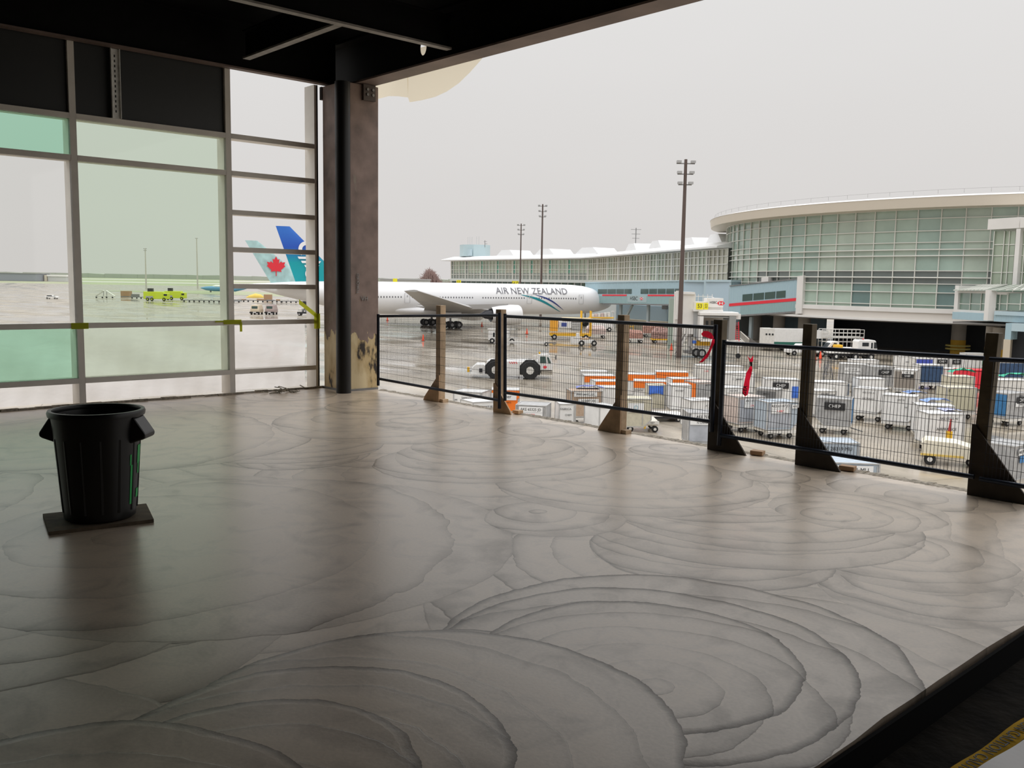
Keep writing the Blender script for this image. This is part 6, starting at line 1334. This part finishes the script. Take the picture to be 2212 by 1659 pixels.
uld('tall beige container in front of the green tarp container', 2078, 838, 0, BEIGE, [T('E', -.85, .2, .25)], front=mat('beige_door', (.52, .49, .36), .6), cham=0, w=2.05, short='tall beige container before the green tarp')
uld('white container with lilac sheet on top, left of the AKE 05255 AF container', 1958, 856, -30, WHITE, [T('AKE 90', .1, .25, .15), T('A4', .4, .7, .16)], cham=1, w=2.0, short='white container with lilac sheet')
uld('white container with blue sheet on top, directly behind the AKE 05255 AF container', 2022, 877, -14, WHITE, [T('AKE 55344 LF', .1, .2, .16)], cham=1, w=2.0, short='white container with blue sheet')
uld('front white container with AKE 05255 AF lettering, behind the cream trailer', 2046, 895, 0, WHITE, [T('AKE 05255 AF', .1, .24, .18), T('AIRFRANCE', -.0, .82, .22)], cham=0, w=1.95, short='AKE 05255 AF container')
uld('grey-white container with navy panel at the right edge', 2186, 783, 0, WHITE, [T('CA', .6, .3, .2)], cham=0, w=2.6, curtain=[('front', NAVY)])
uld('white container under the second green tarp at the right edge', 2192, 822, 0, WHITE2, [T('=', -.7, .6, .3)], cham=0, w=2.4, base=GZ+.45)
uld('grey container with navy-blue left curtain and black logo plate at the right edge', 2190, 850, 26, GL, chep('AKE 0', .25, 1.1)+[T('TARE', .25, .75, .18, PLATE, INK, 1.0)], cham=0, w=2.0, curtain=[('left', TEALB)], short='grey container with the blue left curtain')
uld('near grey container with blue plate right of the nearest post gusset', 2196, 962, 38, GL, [T('AKE 75501 R7', -.1, .3, .2, PLATE, INK, 1.3), T('ULD', .1, .66, .22, mat('plate_blue', (.05, .22, .50), .5), PLATE, 1.2)], cham=0, w=1.9, base=GZ)
uld('grey-white container lettered AKE 28319 MU, right of the middle dark gusset', 1806, 957, -4, GREYBL, [T('AKE 28319 MU', 0, .26, .24)], cham=0, w=2.1, base=GZ+.3, curtain=[])
uld('white container lettered AKE 27011 MU, cut by the slab edge', 1842, 1001, -5, GREYBL, [T('AKE 27011 MU', -.1, .26, .24, PLATE, INK, 1.8)], cham=0, w=2.1, base=GZ+.3)
# tarps and sheets lying on containers
def tarp(label, px, py, wd, m, hz=.32, z=GZ+.45+1.64):
    p = at(px, py, z); t = thing('tarp', label, 'tarpaulin', (p.x, p.y, z+.03), YAW, 'crumpled tarps on containers')
    rr_ = random.Random(px); k1, k2 = rr_.uniform(3, 6), rr_.uniform(2, 5)
    f = lambda u, v: (wd*(u-.5), 1.15*v-.1, max(.0, hz*math.sin(PI*u)**.7*(1-.5*v)*(.75+.25*math.sin(k1*u*3+k2*v)))+.01)
    m_ = MB(); m_.grid(f, 18, 8); o = m_.build('sheet', m, t, smooth=True, fix=False); return t
tarp('green tarp heaped on the cream container left of the nearest post', 2083, 806, 2.0, GREEN, .42)
tarp('green tarp draped on the container at the right edge', 2196, 815, 2.1, GREEN, .40)
LIL = mat('lilac_blue_sheet', (.22, .36, .80), .55, var=.2, vs=3)
tarp('lilac-blue sheet on the white container with the AKE 90 lettering', 1984, 851, 1.3, LIL, .14, GZ+.56+1.64)
tarp('bright blue sheet on the container behind the AKE 05255 AF one', 2030, 870, 1.6, LIL, .26, GZ+.56+1.64)
tarp('thin lilac sheet on top of the AKE 05255 AF container', 2060, 889, 1.0, mat('pale_lilac', (.42, .45, .68), .6), .1, GZ+.56+1.64)
tarp('violet-blue sheet lying on top of the brown container left of the middle post', 1276, 840, 1.8, mat('violet_sheet', (.22, .26, .62), .55, var=.2), .22, GZ+.56+1.64)
# cream wedge trailer near the nearest post, with an orange lever
t = veh('wedge_trailer', 'cream sloped two-wheel trailer by the wet patch left of the nearest post', 'trailer', 2052, 1006, -24)
CRM = mat('trailer_cream', (.74, .69, .56), .6, var=.12, vs=2)
side(t, 'body', CRM, [(-1.35, .55), (.55, .45), (1.0, .40), (1.0, 1.02), (.2, 1.22), (-1.2, 1.28), (-1.38, 1.1)], -.3, 1.2, .03); side(t, 'nose_slope', WHITE2, [(1.0, .25), (2.1, .2), (2.1, .75), (1.0, 1.0)], -.2, 1.1)
B(t, 'yellow_sill', mat('trailer_yellow', (.68, .48, .12), .6), -1.4, .6, -.34, -.3, .48, .58)
W(t, -.95, -.2, .29, .2); W(t, -.95, 1.1, .29, .2); W(t, .9, .4, .18, .16); MB().tube((-1.1, .4, .3), (-1.1, .4, .6), .05, 6).build('axle_strut', STEEL, t); B(t, 'hitch', STEEL, .95, 1.25, -.25, 0, .3, .75)
t2 = veh('marker_lever', 'red and orange lever standing before the AKE 05255 AF container', 'lever', 2047, 985, 0)
MB().bar((0, 0, 0), (0, 0, .9), .12).build('stand', STEEL, t2); MB().bar((0, 0, .9), (.0, 0, 1.35), .24).build('handle_base', YEL, t2); MB().tube((0, 0, 1.35), (.05, 0, 2.0), .09, 8, .04).build('lever', mat('lever_red', (.35, .03, .03), .5), t2)
# empty dolly with yellow hitch beside the middle post
t = veh('cargo_dolly', 'cream dolly with raised yellow hitch under the container with the pale blue emblem', 'cargo dolly', 1388, 934, 0, 'dollies under the air cargo containers')
B(t, 'deck', mat('dolly_cream'), -.9, .9, 0, 1.8, .42, .72); B(t, 'front_rail', WHITE2, -.95, .98, -.06, .02, .50, .70); MB().bar((.1, -.12, .25), (.16, -.12, 1.25), .1).build('hitch', YEL, t); MB().tube((.16, -.12, 1.25), (.16, -.12, 1.38), .06, 8).build('hitch_eye', STEEL, t); W(t, .75, .1, .2, .2); W(t, -.75, .1, .2, .2); W(t, .75, 1.6, .2, .2)
text('TR 1357', .14, INK, t, (.45, -.065, .6), (PI/2, 0, 0))
t = veh('cargo_dolly', 'empty low white dolly between the yellow hitch and the grey container', 'cargo dolly', 1440, 912, 4, 'dollies under the air cargo containers')
B(t, 'deck', WHITE2, -1.3, 1.2, 0, 1.9, .36, .48); B(t, 'skirt', DARK, -1.25, 1.15, .05, 1.8, .22, .35)
for x in (-.9, .8): W(t, x, .15, .17, .12); W(t, x, 1.7, .17, .12)
